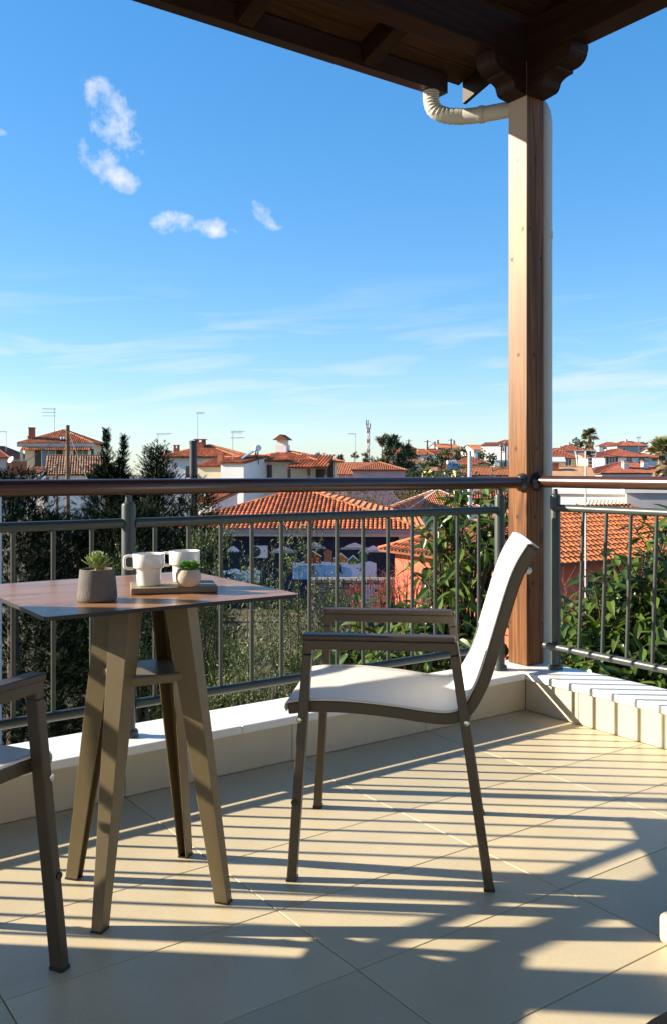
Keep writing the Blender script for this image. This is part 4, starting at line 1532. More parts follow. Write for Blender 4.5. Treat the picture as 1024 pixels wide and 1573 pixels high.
# --- salmon house on the right, near, its tiles one by one
def build_salmon_house():
    E = -1.95
    N = Vector((5.75, 28.3, 0))
    da = Vector((-0.517, 0.856, 0))
    db = Vector((0.856, 0.517, 0))
    la, lb = 7.8, 13.0
    ctr = N + da * la / 2 + db * lb / 2
    yaw = math.atan2(db.y, db.x)
    over = 0.45
    w, d = lb - 2 * over, la - 2 * over
    h = thing('house', 'salmon red house with orange tiled hip roof, nearest roof beyond the laurels', 'house', (ctr.x, ctr.y, 0), yaw)
    MB().box(-w / 2, w / 2, -d / 2, d / 2, -6.5, E + 0.15).build('wall', salmon_wall, h)
    planes, lines, _ = roof_planes('hip', lb, la, E, 1.58)
    deck = MB()
    for p in planes:
        n = len(p)
        deck.add([(q[0], q[1], q[2] - 0.09) for q in p] + list(p), [tuple(range(n - 1, -1, -1)), tuple(range(n, 2 * n))] + [(i, (i + 1) % n, n + (i + 1) % n, n + i) for i in range(n)])
    rf = deck.build('roof', deck_m, h)
    cw, rl = 0.235, 0.36
    tm, tf = tile_template(cw, rl, 6)
    pos, R = [], []
    for p in planes:
        a, b = plane_tiles(p, cw, rl)
        pos.append(a); R.append(b)
    pos, R = np.concatenate(pos), np.concatenate(R)
    Mw = np.array(Matrix.Translation((ctr.x, ctr.y, 0)) @ Matrix.Rotation(yaw, 4, 'Z'))
    wp = pos @ Mw[:3, :3].T + Mw[:3, 3]
    px = 512 + 1400 * wp[:, 0] / wp[:, 1]
    py = 722 - 1400 * (wp[:, 2] - EYE) / wp[:, 1]
    dist = np.linalg.norm(wp, axis=1)
    vis = (px > 575) & (px < 1030) & ~((px > 778) & (px < 848)) & (R[:, :, 2] @ Mw[:3, :3].T * (np.array([0, 0, EYE]) - wp)).sum(1).__gt__(0)
    front = vis & (px > 850)
    order = np.argsort(np.where(front, dist, np.where(vis, dist + 50, dist + 1000)))
    near = order[:300]
    rest = order[300:]
    tb = MB().add(tm, tf)
    me = tb.mesh('roof_tile', tile_obj_m, smooth=False)
    for i in near:
        m4 = Matrix([[*R[i][0], pos[i][0]], [*R[i][1], pos[i][1]], [*R[i][2], pos[i][2]], [0, 0, 0, 1]])
        m4 = m4 @ Matrix.Rotation(random.uniform(-0.03, 0.03), 4, 'Z') @ Matrix.Rotation(random.uniform(-0.02, 0.02), 4, 'X')
        instance('roof_tile', me, rf, matrix=m4)
    V = place(tm, R[rest], pos[rest], rng.uniform(0.97, 1.03, len(rest)))
    np_mesh('roof_tiles', V, len(tm), tf, tile_m, rf)['kind'] = 'stuff'
    ridge_caps(lines, 0.13).build('ridge_caps', tile_m, rf)['kind'] = 'stuff'
    add_window(h, 'left', w, d, 1.2, -3.2, 0.9, 1.1, frame=frame_brown)


build_salmon_house()

# --- flat white building behind it
def build_flat_building():
    Y = 45.0
    cx, w = span(850, 975, Y)
    e = zat(759, Y)
    b = house('flat-roofed white building with pale parapet behind the salmon house', (cx + 0.6, Y + 3.4, 0), math.radians(-24), w + 1.6, 6, -5, e, 'flat', 0, white_wall, None, parapet=white_wall,
              wins=[('front', -1.9, e - 1.1, 0.9, 1.0), ('front', -0.6, e - 1.0, 0.8, 0.9)])
    aw = MB()
    n = 26
    vs, fs = [], []
    for i in range(n + 1):
        x = 0.3 + 2.3 * i / n
        z = 0.035 * (i % 2)
        vs += [(x, -3.0 - 0.14, e - 0.30 + z), (x, -4.1, e - 0.62 + z), (x, -4.1, e - 0.80 - 0.06 * (i % 2))]
    for i in range(n):
        a = i * 3
        fs += [(a, a + 3, a + 4, a + 1), (a + 1, a + 4, a + 5, a + 2)]
    aw.add(vs, fs).build('awning', awning_m, b)
    cx2, w2 = span(976, 1090, 44)
    house('shaded right part of the flat white building, its shade put into grey walls', (cx2 + 0.1, 46.0, 0), math.radians(-14), w2, 5, -5, zat(757, 44) , 'flat', 0, grey_wall, None, parapet=white_wall)  # right part of the white building; grey wall colour stands in for shade
    # small orange hip roof beyond the mural building
    Y = 68
    cx, w = span(613, 742, Y)
    house('low house with orange hip roof and pale hip lines, left of pale pole', (cx, Y + 3.4, 0), math.radians(8), w - 0.8, 6.0, -5, zat(784, Y), 'hip', 1.45, white_wall, tile_orange_m, over=0.4, cw=0.16, rl=0.3, cap_m=white_wall)
    # cream house right of the pole
    Y = 82
    cx, w = span(722, 800, Y)
    h = house('cream house with red tiled hip roof just left of the timber post, below the handrail', (cx, Y + 3, 0), math.radians(-8), w - 0.8, 5.6, -5, zat(766, Y), 'hip', 1.3, cream_wall, tile_red_m, over=0.4,
              wins=[('front', -0.9, zat(776, Y), 0.8, 0.7), ('front', 1.0, zat(777, Y), 0.8, 0.8)])
    chimney(h, -1.3, 0, zat(760, Y) , 1.0, 0.5, white_wall, cap='flat')
    chimney(h, 0.6, 0.3, zat(760, Y), 1.2, 0.5, white_wall, cap='flat')


build_flat_building()


def solar_heater(label, loc, yaw, size=1.0):
    s = thing('solar_water_heater', label, 'solar heater', loc, yaw)
    t = MB().tube((-0.75 * size, 0.2, 1.05 * size), (0.75 * size, 0.2, 1.05 * size), 0.29 * size, n=20).build('tank', zinc_m, s, smooth=True)
    MB().add([(-0.9 * size, -1.4 * size, 0.0), (0.9 * size, -1.4 * size, 0.0), (0.9 * size, 0.1, 0.95 * size), (-0.9 * size, 0.1, 0.95 * size), (-0.9 * size, -1.4 * size, -0.08), (0.9 * size, -1.4 * size, -0.08), (0.9 * size, 0.1, 0.87 * size), (-0.9 * size, 0.1, 0.87 * size)],
             [(0, 1, 2, 3), (7, 6, 5, 4), (0, 4, 5, 1), (1, 5, 6, 2), (2, 6, 7, 3), (3, 7, 4, 0)]).build('collector_panel', blue_glass, s)
    for x in (-0.6, 0.6):
        b = MB()
        b.tube((x * size, 0.2, 0.78 * size), (x * size, 0.3 * size, -0.35), 0.03, n=6)
        b.tube((x * size, 0.2, 0.78 * size), (x * size, -0.05, -0.35), 0.03, n=6)
        b.build('stand', pole_dark, s)
    return s


def aerial(label, base, h, kind='yagi', group='television aerials on the roofs', r=0.025, arms=3, span_=1.3, flip=1):
    a = thing('aerial', label, 'aerial', base, 0.0, group)
    MB().tube((0, 0, -0.3), (0, 0, h), r, r * 0.8, n=6).build('mast', thin_metal, a)
    b = MB()
    if kind == 'yagi':
        for i in range(arms):
            z = h - 0.05 - i * 0.42
            b.tube((-0.15 * flip, 0, z), (span_ * flip, 0.25, z + 0.03), r * 0.7, n=5)
            for k in range(7):
                x = (-0.1 + span_ * k / 7) * flip
                b.tube((x, -0.28, z), (x, 0.28, z), r * 0.45, n=4)
                if i == 0: b.tube((x, 0.03, z - 0.16), (x, 0.03, z + 0.16), r * 0.4, n=4)
    else:
        b.tube((-span_ / 2, 0, h - 0.1), (span_ / 2, 0, h - 0.1), r * 0.8, n=5)
        for k in range(5):
            x = -span_ / 2 + span_ * k / 4
            b.tube((x, 0, h - 0.3), (x, 0, h + 0.1), r * 0.45, n=4)
        b.tube((-span_ / 2.4, 0, h - 0.75), (span_ / 2.4, 0, h - 0.75), r * 0.8, n=5)
    b.build('antenna_rods', thin_metal, a)
    return a


# --- middle-distance houses on the left
def build_left_houses():
    # large two-storey house, far left
    Y = 104
    cx, w = span(26, 141, Y)
    ez = zat(681, Y)
    dp = 9.0
    h = house('two-storey house at far left with orange hip roof, tall brick chimney and dark shuttered doors', (cx, Y + dp / 2, 0), math.radians(4), w - 1.4, dp, -4.6, ez, 'hip', zat(661, Y + 4) - ez, cream_wall, tile_m, over=0.7, cw=0.25,
              wins=[('front', -0.9, zat(704, Y), 1.5, 2.2, dict(sh=True, glass=blue_glass, sill=False)), ('front', 2.9, zat(702, Y), 1.2, 1.7, dict(sh=True, sill=False)), ('left', 0, zat(702, Y), 1.2, 1.6)])
    wl, fy = w - 1.4, -dp / 2
    MB().box(-w / 2, w / 2, fy - 0.72, fy - 0.002, ez - 0.42, ez - 0.02).build('fascia', soffit_grey, h)
    # lean-to tile strip under the eave
    tm, tf = tile_template(0.25, 0.36, 3)
    pos, R = plane_tiles([(-w / 2 + 0.5, fy - 1.25, ez - 0.80), (w / 2 - 0.2, fy - 1.25, ez - 0.80), (w / 2 - 0.2, fy - 0.7, ez - 0.45), (-w / 2 + 0.5, fy - 0.7, ez - 0.45)], 0.25, 0.3)
    np_mesh('awning_tiles', place(tm, R, pos, np.ones(len(pos))), len(tm), tf, tile_m, h)['kind'] = 'stuff'
    MB().add([(-w / 2 + 0.5, fy - 1.25, ez - 0.83), (w / 2 - 0.2, fy - 1.25, ez - 0.83), (w / 2 - 0.2, fy - 0.7, ez - 0.46), (-w / 2 + 0.5, fy - 0.7, ez - 0.46)], [(0, 1, 2, 3)]).build('awning_deck', deck_m, h)
    for xx in (-w / 2 + 0.6, -0.2 + 2.1, w / 2 - 0.4):
        MB().box(xx - 0.14, xx + 0.14, fy - 1.2, fy - 0.92, zat(720, Y), ez - 0.84).build('column', cream_wall, h)
    zb = zat(730, Y)
    MB().box(-w / 2 - 0.9, w / 2, fy - 1.6, fy - 0.003, zb - 0.25, zb).build('balcony_slab', grey_wall, h)
    MB().box(-w / 2 - 0.9, -w / 2 + 1.3, fy - 1.62, fy - 1.45, zb + 0.002, zat(709, Y)).build('balcony_parapet', brick_m, h)
    xch = (44 - 512) / 1400 * Y - cx
    chimney(h, xch, fy + 0.6, ez - 0.2, zat(655, Y) - ez, 0.62, brick_m, cap='flat', capm=pole_dark)
    chimney(h, xch - 0.5, fy + 1.6, ez - 0.2, 1.0, 0.4, brick_m, cap='flat')
    aerial('television aerial with many rods above the roof peak of the far left house', (at(84, 661, Y + 4.5)), 2.6, 'yagi', arms=3, r=0.035, span_=1.6, flip=-1)
    dsh = thing('satellite_dish', 'small white satellite dish beside the brick balcony of the far left house', 'satellite dish', at(17, 706, Y - 2.5), math.radians(-30))
    ds = MB().lathe([(0.02, 0.10), (0.2, 0.085), (0.36, 0.03), (0.42, 0.0), (0.36, 0.015), (0.2, 0.06), (0.02, 0.075)], 20).build('dish', frame_white, dsh, smooth=True)
    ds.rotation_euler = (math.radians(60), 0, 0)
    MB().tube((0, 0.05, -1.0), (0, 0.05, 0), 0.04, n=6).build('arm', thin_metal, dsh)
    # weathered roof in front with white wall
    Y2 = 86
    cx, w = span(58, 150, Y2)
    house('low white house with weathered brown tiled roof in front of the far left house', (cx, Y2 + 3.2, 0), math.radians(14), w - 0.8, 6.4, -5, zat(729, Y2), 'gable', zat(700, Y2 + 3.2) - zat(729, Y2), white_wall, tile_brown_m, over=0.4,
          wins=[('front', 1.4, zat(745, Y2), 0.8, 1.0)])
    cx, w = span(33, 60, 92)
    house('little porch with orange tiled lean-to roof beside the far left house', (cx, 93.6, 0), 0, w - 0.3, 2.4, -4.6, zat(727, 92), 'shed', 0.55, white_wall, tile_m, over=0.2)
    cx, w = span(-60, 16, 120)
    house('house with red roof cut by the left picture edge', (cx, 125, 0), 0, w - 1, 9, -4.6, zat(703, 120), 'hip', 1.6, grey_wall, tile_red_m, over=0.5)
    aerial('thin aerial at the left picture edge above the red roof', at(10, 690, 122), 2.4, 'yagi', arms=1, r=0.035, span_=-1.2)
    # white hip-roof house in the middle left
    Y = 92
    cx, w = span(250, 378, Y)
    ez = zat(702, Y)
    h = house('white house with orange hip roof and two brick chimneys, behind the dark flue', (cx, Y + 4.4, 0), math.radians(-9), w - 1.2, 8.0, -5, ez, 'hip', zat(684, Y + 4) - ez, white_wall, tile_m, over=0.6, cw=0.25,
              wins=[('left', 0.5, ez - 1.4, 0.9, 1.3), ('front', -0.9, ez - 1.5, 0.9, 1.2)])
    def cx_(px, yy): return (px - 512) / 1400 * yy - cx
    chimney(h, cx_(311, Y + 3), -1.4, zat(694, Y + 3), 1.0, 0.95, brick_m, cap='tile')
    chimney(h, cx_(273, Y + 3), -1.4, zat(697, Y + 3), 0.6, 0.5, brick_m, cap='tile')
    aerial('tall thin aerial mast over the twin chimney house', at(304, 690, Y + 5), 3.9, 'yagi', arms=1, r=0.03, span_=0.8)
    aerial('low side-pointing aerial over the dark conifers', at(243, 700, Y - 6), 2.1, 'yagi', arms=1, r=0.03, span_=1.3)
    # small cream wing
    Y = 72
    cx, w = span(313, 352, Y)
    h = house('small cream gabled wing with brick chimney left of the solar heater house', (cx, Y + 2.5, 0), math.radians(-18), w, 4, -5, zat(716, Y), 'shed', 0.75, cream_wall, tile_m, over=0.2)
    chimney(h, 0.55, -1.0, zat(716, Y), 0.95, 0.42, brick_m, cap='flat')
    # solar heater house
    Y = 66
    cx, w = span(372, 512, Y)
    ez = zat(708, Y)
    h = house('cream house with orange hip roof and white chimney, behind the mural roof', (cx, Y + 3.4, 0), math.radians(-16), w - 0.9, 6.0, -5, ez, 'hip', zat(694, Y + 3.4) - ez, cream_wall, tile_m, over=0.45, cw=0.24,
              wins=[('front', -1.55, zat(724, Y), 0.55, 0.8, dict(frame=frame_brown)), ('front', -0.7, zat(724, Y), 0.55, 0.8, dict(frame=frame_brown))])
    chimney(h, (436 - 512) / 1400 * (Y + 2) - cx, -0.5, zat(701, Y + 2.5), 0.85, 0.85, white_wall, cap='gable', capm=deck_m)
    # its wooden porch, lower roof to the right
    c2, w2 = span(448, 514, Y - 1)
    pr = thing('porch', 'dark wooden porch under its own tiled roof on the right of the solar heater house', 'porch', (c2, Y - 0.4, 0), math.radians(-16))
    ez2 = zat(718, Y - 1)
    tm, tf = tile_template(0.24, 0.36, 4)
    pl = [(-w2 / 2, -1.6, ez2), (w2 / 2, -1.6, ez2), (w2 / 2 - 0.3, 1.0, ez2 + 0.85), (-w2 / 2, 1.0, ez2 + 0.85)]
    pos, R = plane_tiles(pl, 0.24, 0.36)
    np_mesh('roof_tiles', place(tm, R, pos, np.ones(len(pos))), len(tm), tf, tile_m, pr)['kind'] = 'stuff'
    MB().add([(a, b, c - 0.02) for a, b, c in pl] + [(a, b, c - 0.1) for a, b, c in pl], [(0, 1, 2, 3), (7, 6, 5, 4), (0, 4, 5, 1), (1, 5, 6, 2), (2, 6, 7, 3), (3, 7, 4, 0)]).build('roof', deck_m, pr)
    MB().box(-w2 / 2, w2 / 2 - 0.2, 0.6, 0.75, -5, ez2 + 0.5).build('back_boards', shutter_m, pr)
    for x in (-w2 / 2 + 0.15, 0.1, w2 / 2 - 0.2):
        MB().box(x - 0.09, x + 0.09, -1.4, -1.22, -5, ez2 - 0.1).build('wooden_pillar', frame_brown, pr)
    # white rendered wing carrying the heater
    cx, w = span(352, 391, 63)
    house('bright white windowless wing under the solar water heater', (cx, 65.2, 0), math.radians(-20), w, 4, -5, zat(711, 63), 'shed', 0.55, white_wall, tile_m, over=0.12)
    solar_heater('solar water heater with white round tank and blue panel on the white wing', at(391, 706, 65.5), math.radians(-76), 0.78)
    aerial('aerial with two arms beside the solar water heater', at(358, 715, 64), 2.4, 'yagi', arms=2, r=0.025, span_=0.8)
    # low white wall and orange roof glimpsed through the conifers
    cx, w = span(312, 345, 52)
    house('white shed with orange tiled roof glimpsed through the dark conifers', (cx, 54, 0), math.radians(-30), w, 2.2, -5, zat(772, 52), 'shed', 0.6, white_wall, tile_m, over=0.15)
    # dark flue
    fl = MB().lathe([(0.16, -6.0), (0.16, zat(682, 38)), (0.175, zat(682, 38)), (0.175, zat(677, 38)), (0.05, zat(676.5, 38))], 18).build('flue_pipe', pole_dark, smooth=True)
    fl.location = ((297.5 - 512) / 1400 * 38, 38, 0)
    tag(fl, 'thick dark cylindrical flue standing in front of the twin chimney house', 'chimney pipe')
    # pink building with long roof
    Y = 112
    cx, w = span(541, 624, Y)
    ez = zat(722, Y)
    h = house('pink walled building with orange roof behind the brown bush', (cx + 0.2, Y + 4, 0), math.radians(-6), w - 0.4, 8, -5, ez, 'hip', zat(710, Y + 4) - ez, pink_wall, tile_orange_m, over=0.3)
    cx, w = span(500, 575, 122)
    house('long low building with plain orange roof left of the pink building', (cx, 126, 0), math.radians(5), w, 8, -5, zat(729, 122), 'gable', zat(711, 126) - zat(729, 122), grey_wall, tile_orange_m, over=0.5,
          wins=[('front', -1.5, zat(734, 122), 0.8, 1.0), ('front', 1.0, zat(734, 122), 0.8, 1.0)])
    cx, w = span(478, 509, 56)
    house('small pale building with flat roof below the wooden porch', (cx, 58, 0), 0, w, 3, -5, zat(757, 56), 'flat', 0, white_wall, None)


build_left_houses()


# --- hillside town in the distance, to the left of the post
def build_hill_town():
    def H(label, p0, p1, Y, py_e, py_r, kind, wall, tiles, yaw=0, base=None, d=8, wins=(), cw=0.3, **kw):
        cx, w = span(p0, p1, Y)
        e = zat(py_e, Y)
        rise = max(0.4, zat(py_r, Y + d / 2) - e)
        b = base if base is not None else ground_z(cx, Y) - 0.5
        return house(label, (cx, Y + d / 2, 0), math.radians(yaw), w * 0.96, d, min(b, e - 3), e, kind, rise, wall, tiles, over=w * 0.03, wins=wins, cw=cw if Y > 160 else 0.22, rl=0.5 if Y > 160 else 0.34, seg=3, **kw)
    g = 'houses on the far hillside'
    H('white two-windowed house with orange hip roof on the hillside, right of the tall conifers', 634, 671, 250, 699, 690, 'hip', white_wall, tile_orange_m, yaw=-12, d=7, group=g,
      wins=[('front', -1.9, zat(706, 250), 1.0, 1.4), ('front', 1.9, zat(705, 250), 1.0, 1.4)])
    H('low white house with dull brown hip roof below the two-windowed white house', 622, 665, 205, 714, 706, 'hip', white_wall, tile_brown_m, yaw=6, d=6, group=g,
      wins=[('front', -1.6, zat(720, 205), 1.0, 1.1), ('front', 0.9, zat(720, 205), 1.0, 1.1)])
    H('long white terrace with brownish roof and three small windows on the hillside', 672, 714, 275, 702, 695, 'gable', white_wall, tile_brown_m, yaw=-6, d=7, group=g,
      wins=[('front', -2.6, zat(706, 275), 0.8, 1.3), ('front', 0, zat(706, 275), 0.8, 1.3), ('front', 2.6, zat(706, 275), 0.8, 1.3)])
    H('house with red gable roof in front of the long white terrace', 667, 690, 255, 704, 697, 'gable', grey_wall, tile_red_m, yaw=14, d=6, group=g, wins=[('front', 0.6, zat(708, 255), 0.7, 1.2)])
    h = H('large grey-walled house with orange roof near the hilltop', 664, 702, 330, 688, 682, 'gable', grey_wall, tile_orange_m, yaw=18, d=9, group=g, wins=[('front', 1.0, zat(694, 330), 1.0, 1.3)])
    chimney(h, -2.5, 0, zat(684, 335), 1.8, 0.8, grey_wall, cap='flat')
    chimney(h, 4.0, 0, zat(684, 335), 1.6, 0.8, grey_wall, cap='flat')
    H('red roofed house highest on the hill left of the grey-walled one', 610, 642, 345, 690, 683, 'hip', grey_wall, tile_red_m, yaw=-10, d=8, group=g, wins=[('front', 1.6, zat(694, 345), 1.2, 1.2), ('front', -1.6, zat(694, 345), 1.2, 1.2)])
    H('small house with red roof behind the two-windowed white house', 640, 664, 320, 697, 690, 'gable', cream_wall, tile_red_m, yaw=20, d=6, group=g)
    H('house with orange roof and shaded front beside the big white block', 717, 746, 270, 691, 684, 'gable', white_wall, tile_orange_m, yaw=20, d=8, group=g, wins=[('front', -1, zat(698, 270), 1.1, 1.2), ('front', 1.4, zat(698, 270), 1.1, 1.2)])
    H('big plain white block with orange roof edge high beside the timber post', 747, 790, 235, 684, 680, 'gable', white_wall, tile_orange_m, yaw=-28, d=7, group=g, wins=[('front', 2.2, zat(690, 235), 0.9, 1.2)])
    h = H('house with broad red tiled roof and one chimney in the middle of the hillside', 700, 752, 185, 712, 702, 'hip', yellow_wall, tile_red_m, yaw=-4, d=6, group=g)
    chimney(h, 1.0, -1, zat(706, 185), 1.2, 0.6, white_wall, cap='flat')
    H('yellow-walled house below the broad red roof', 698, 736, 165, 714, 711, 'shed', yellow_wall, tile_red_m, yaw=3, d=5, group=g, wins=[('front', -1.4, zat(720, 165), 0.7, 1.0)])
    H('house with wide flat orange roof just above the handrail, left of the post', 712, 790, 140, 730, 718, 'gable', grey_wall, tile_orange_m, yaw=-5, d=7, group=g, wins=[('front', -2, zat(734, 140), 1.2, 0.7), ('front', 1.6, zat(734, 140), 1.2, 0.7)])
    H('square white hut with one large dark opening beside the timber post', 761, 785, 190, 708, 704, 'flat', white_wall, None, yaw=-10, d=4, group=g, wins=[('front', 0.2, zat(716, 190), 1.5, 1.6)])
    H('small yellow house beside the green bushes above the handrail', 657, 676, 150, 724, 718, 'gable', yellow_wall, tile_brown_m, yaw=15, d=5, group=g)
    H('red roofed house under the pale concrete pole', 660, 705, 225, 716, 710, 'hip', grey_wall, tile_red_m, yaw=0, d=6, group=g)
    solar_heater('blue glazed solar panel tilted on the hillside left of the pale pole', at(694, 722, 160), math.radians(20), 1.25)
    H('far house with pale walls at the crest between utility poles', 690, 716, 360, 690, 685, 'hip', white_wall, tile_brown_m, yaw=8, d=8, group=g)
    H('house with red roof at the crest behind the big white block', 760, 800, 330, 682, 676, 'hip', grey_wall, tile_red_m, yaw=4, d=8, group=g)
    H('white cottage with orange lean-to at the foot of the tall conifers', 598, 630, 170, 716, 711, 'gable', white_wall, tile_orange_m, yaw=-12, d=5, group=g)
    # right of the post
    g2 = 'houses right of the timber post'
    H('red hip roofed house just right of the downpipe with white awning', 838, 893, 140, 704, 691, 'hip', yellow_wall, tile_red_m, yaw=-10, d=8, group=g2, wins=[('front', 1.3, zat(710, 140), 0.9, 1.3)])
    cx, w = span(846, 866, 135)
    MB_ = thing('awning_sheet', 'white sloping awning sheet hung below the red hip roof by the downpipe', 'awning', (cx, 135, 0))
    MB().add([(-w / 2, 0, zat(702, 135)), (w / 2, 0, zat(702, 135)), (w / 2, -1.0, zat(709, 135)), (-w / 2, -1.0, zat(709, 135)), (-w / 2, 0, zat(702, 135) - 0.05), (w / 2, 0, zat(702, 135) - 0.05), (w / 2, -1.0, zat(709, 135) - 0.05), (-w / 2, -1.0, zat(709, 135) - 0.05)],
             [(0, 1, 2, 3), (7, 6, 5, 4), (0, 4, 5, 1), (1, 5, 6, 2), (2, 6, 7, 3), (3, 7, 4, 0)]).build('sheet', frame_white, MB_)
    h = H('white house with broad red hip roof, dark doors and balcony, right of the palm', 922, 990, 130, 702, 690, 'hip', white_wall, tile_red_m, yaw=4, d=8, group=g2,
          wins=[('front', -1.9, zat(711, 130), 0.8, 1.6, dict(sh=True, sill=False)), ('front', 0.6, zat(710, 130), 0.8, 1.3), ('front', 2.4, zat(710, 130), 0.9, 1.3)])
    w_ = span(922, 990, 130)[1]
    MB().box(-w_ / 2 - 0.4, 0.6, -5.6, -4.003, zat(721, 130), zat(718.5, 130)).build('balcony_slab', white_wall, h)
    H('white walled house with red roof behind the second palm', 970, 1018, 142, 703, 697, 'hip', white_wall, tile_red_m, yaw=8, d=7, group=g2)
    h = H('low house with red roof and two white chimneys above the right handrail', 912, 1040, 92, 727, 711, 'hip', white_wall, tile_red_m, yaw=7, d=7, group=g2)
    cxx = span(912, 1040, 92)[0]
    for px in (953, 984):
        chimney(h, (px - 512) / 1400 * 94 - cxx, -2.0, zat(725, 94) - 0.2, 1.05, 0.58, white_wall, cap='tile', capm=brick_m)
    h = H('house with plain orange roof and square brick chimney by the downpipe, above the handrail', 836, 918, 76, 732, 717, 'gable', cream_wall, tile_orange_m, yaw=-8, d=5, group=g2, tiles_on=False, deckm=sand_roof_m)
    chimney(h, (857 - 512) / 1400 * 77 - span(836, 918, 76)[0], -0.9, zat(726, 76), 0.75, 0.55, brick_m, cap='flat')
    H('row of low white walls with red roof right under the sunlit handrail', 860, 1010, 66, 757, 748, 'gable', white_wall, tile_red_m, yaw=0, d=5, group=g2, wins=[('front', 0.9, zat(757, 66) - 0.4, 0.8, 0.5), ('front', 2.3, zat(757, 66) - 0.4, 0.8, 0.5)])
    H('brick-coloured house with red roof in the gap between palm and white house', 893, 925, 150, 705, 697, 'gable', cream_wall, tile_red_m, yaw=10, d=7, group=g2)
    aerial('aerial on the red roof right of the palm, by the skyline', at(980, 690, 134), 1.8, 'cross', r=0.04, span_=0.6)


build_hill_town()


def build_packed_town():
    r = random.Random(21)
    n = 0
    made = []
    for k in range(4000):
        if n >= 46: break
        right = r.random() < 0.3
        px = r.uniform(848, 1030) if right else r.uniform(612, 800)
        Y = r.uniform(200, 430)
        x = (px - 512) / 1400 * Y
        w, d = r.uniform(7, 11), r.uniform(6, 8)
        if any((x - a) ** 2 + (Y + d / 2 - b) ** 2 < (c + w * 0.62) ** 2 for a, b, c in HOUSES):
            continue
        gz = ground_z(x, Y)
        e = gz + r.choice((2.6, 3.0, 5.4))
        wall = r.choice((white_wall, white_wall, cream_wall, grey_wall, white_wall))
        tl = r.choice((tile_red_m, tile_orange_m, tile_brown_m, tile_red_m))
        wins = [('front', q * w * 0.28, e - 1.2, 0.9, 1.2) for q in (-1, 1)]
        if e - gz > 4: wins += [('front', q * w * 0.28, e - 3.9, 0.9, 1.2) for q in (-1, 0, 1)]
        kind = r.choice(('hip', 'gable', 'hip'))
        h = house('tiny house', (x, Y + d / 2, 0), math.radians(r.uniform(-30, 30)), w, d, gz - 0.5, e, kind, r.uniform(1.3, 1.8), wall, tl, over=0.35, cw=0.4, rl=0.7, seg=3, wins=wins, group='packed small houses on the far hillside')
        if r.random() < 0.6:
            chimney(h, r.uniform(-2, 2), r.uniform(-1, 1), e + 0.6, 1.6, 0.6, white_wall, cap='flat')
        made.append((px, h, {'white_render': 'white', 'cream_render': 'cream', 'grey_render': 'grey'}[wall.name], 'two-storey' if e - gz > 4 else 'low',
                     {'red_roof_tile': 'red', 'orange_roof_tile': 'orange', 'weathered_roof_tile': 'brown'}[tl.name], 'hipped' if kind == 'hip' else 'gabled'))
        n += 1
    ones = 'first second third fourth fifth sixth seventh eighth ninth tenth eleventh twelfth thirteenth fourteenth fifteenth sixteenth seventeenth eighteenth nineteenth'.split()
    def ordinal(i):
        if i < 20: return ones[i - 1]
        return {20: 'twentieth', 30: 'thirtieth', 40: 'fortieth'}[i] if i % 10 == 0 else {2: 'twenty', 3: 'thirty', 4: 'forty'}[i // 10] + '-' + ones[i % 10 - 1]
    for i, (_, h, wc, st, rc, rk) in enumerate(sorted(made, key=lambda q: q[0])):
        h['label'] = f'tiny {wc} {st} house with {rc} {rk} roof, {ordinal(i + 1)} from left among packed hillside houses'


build_packed_town()


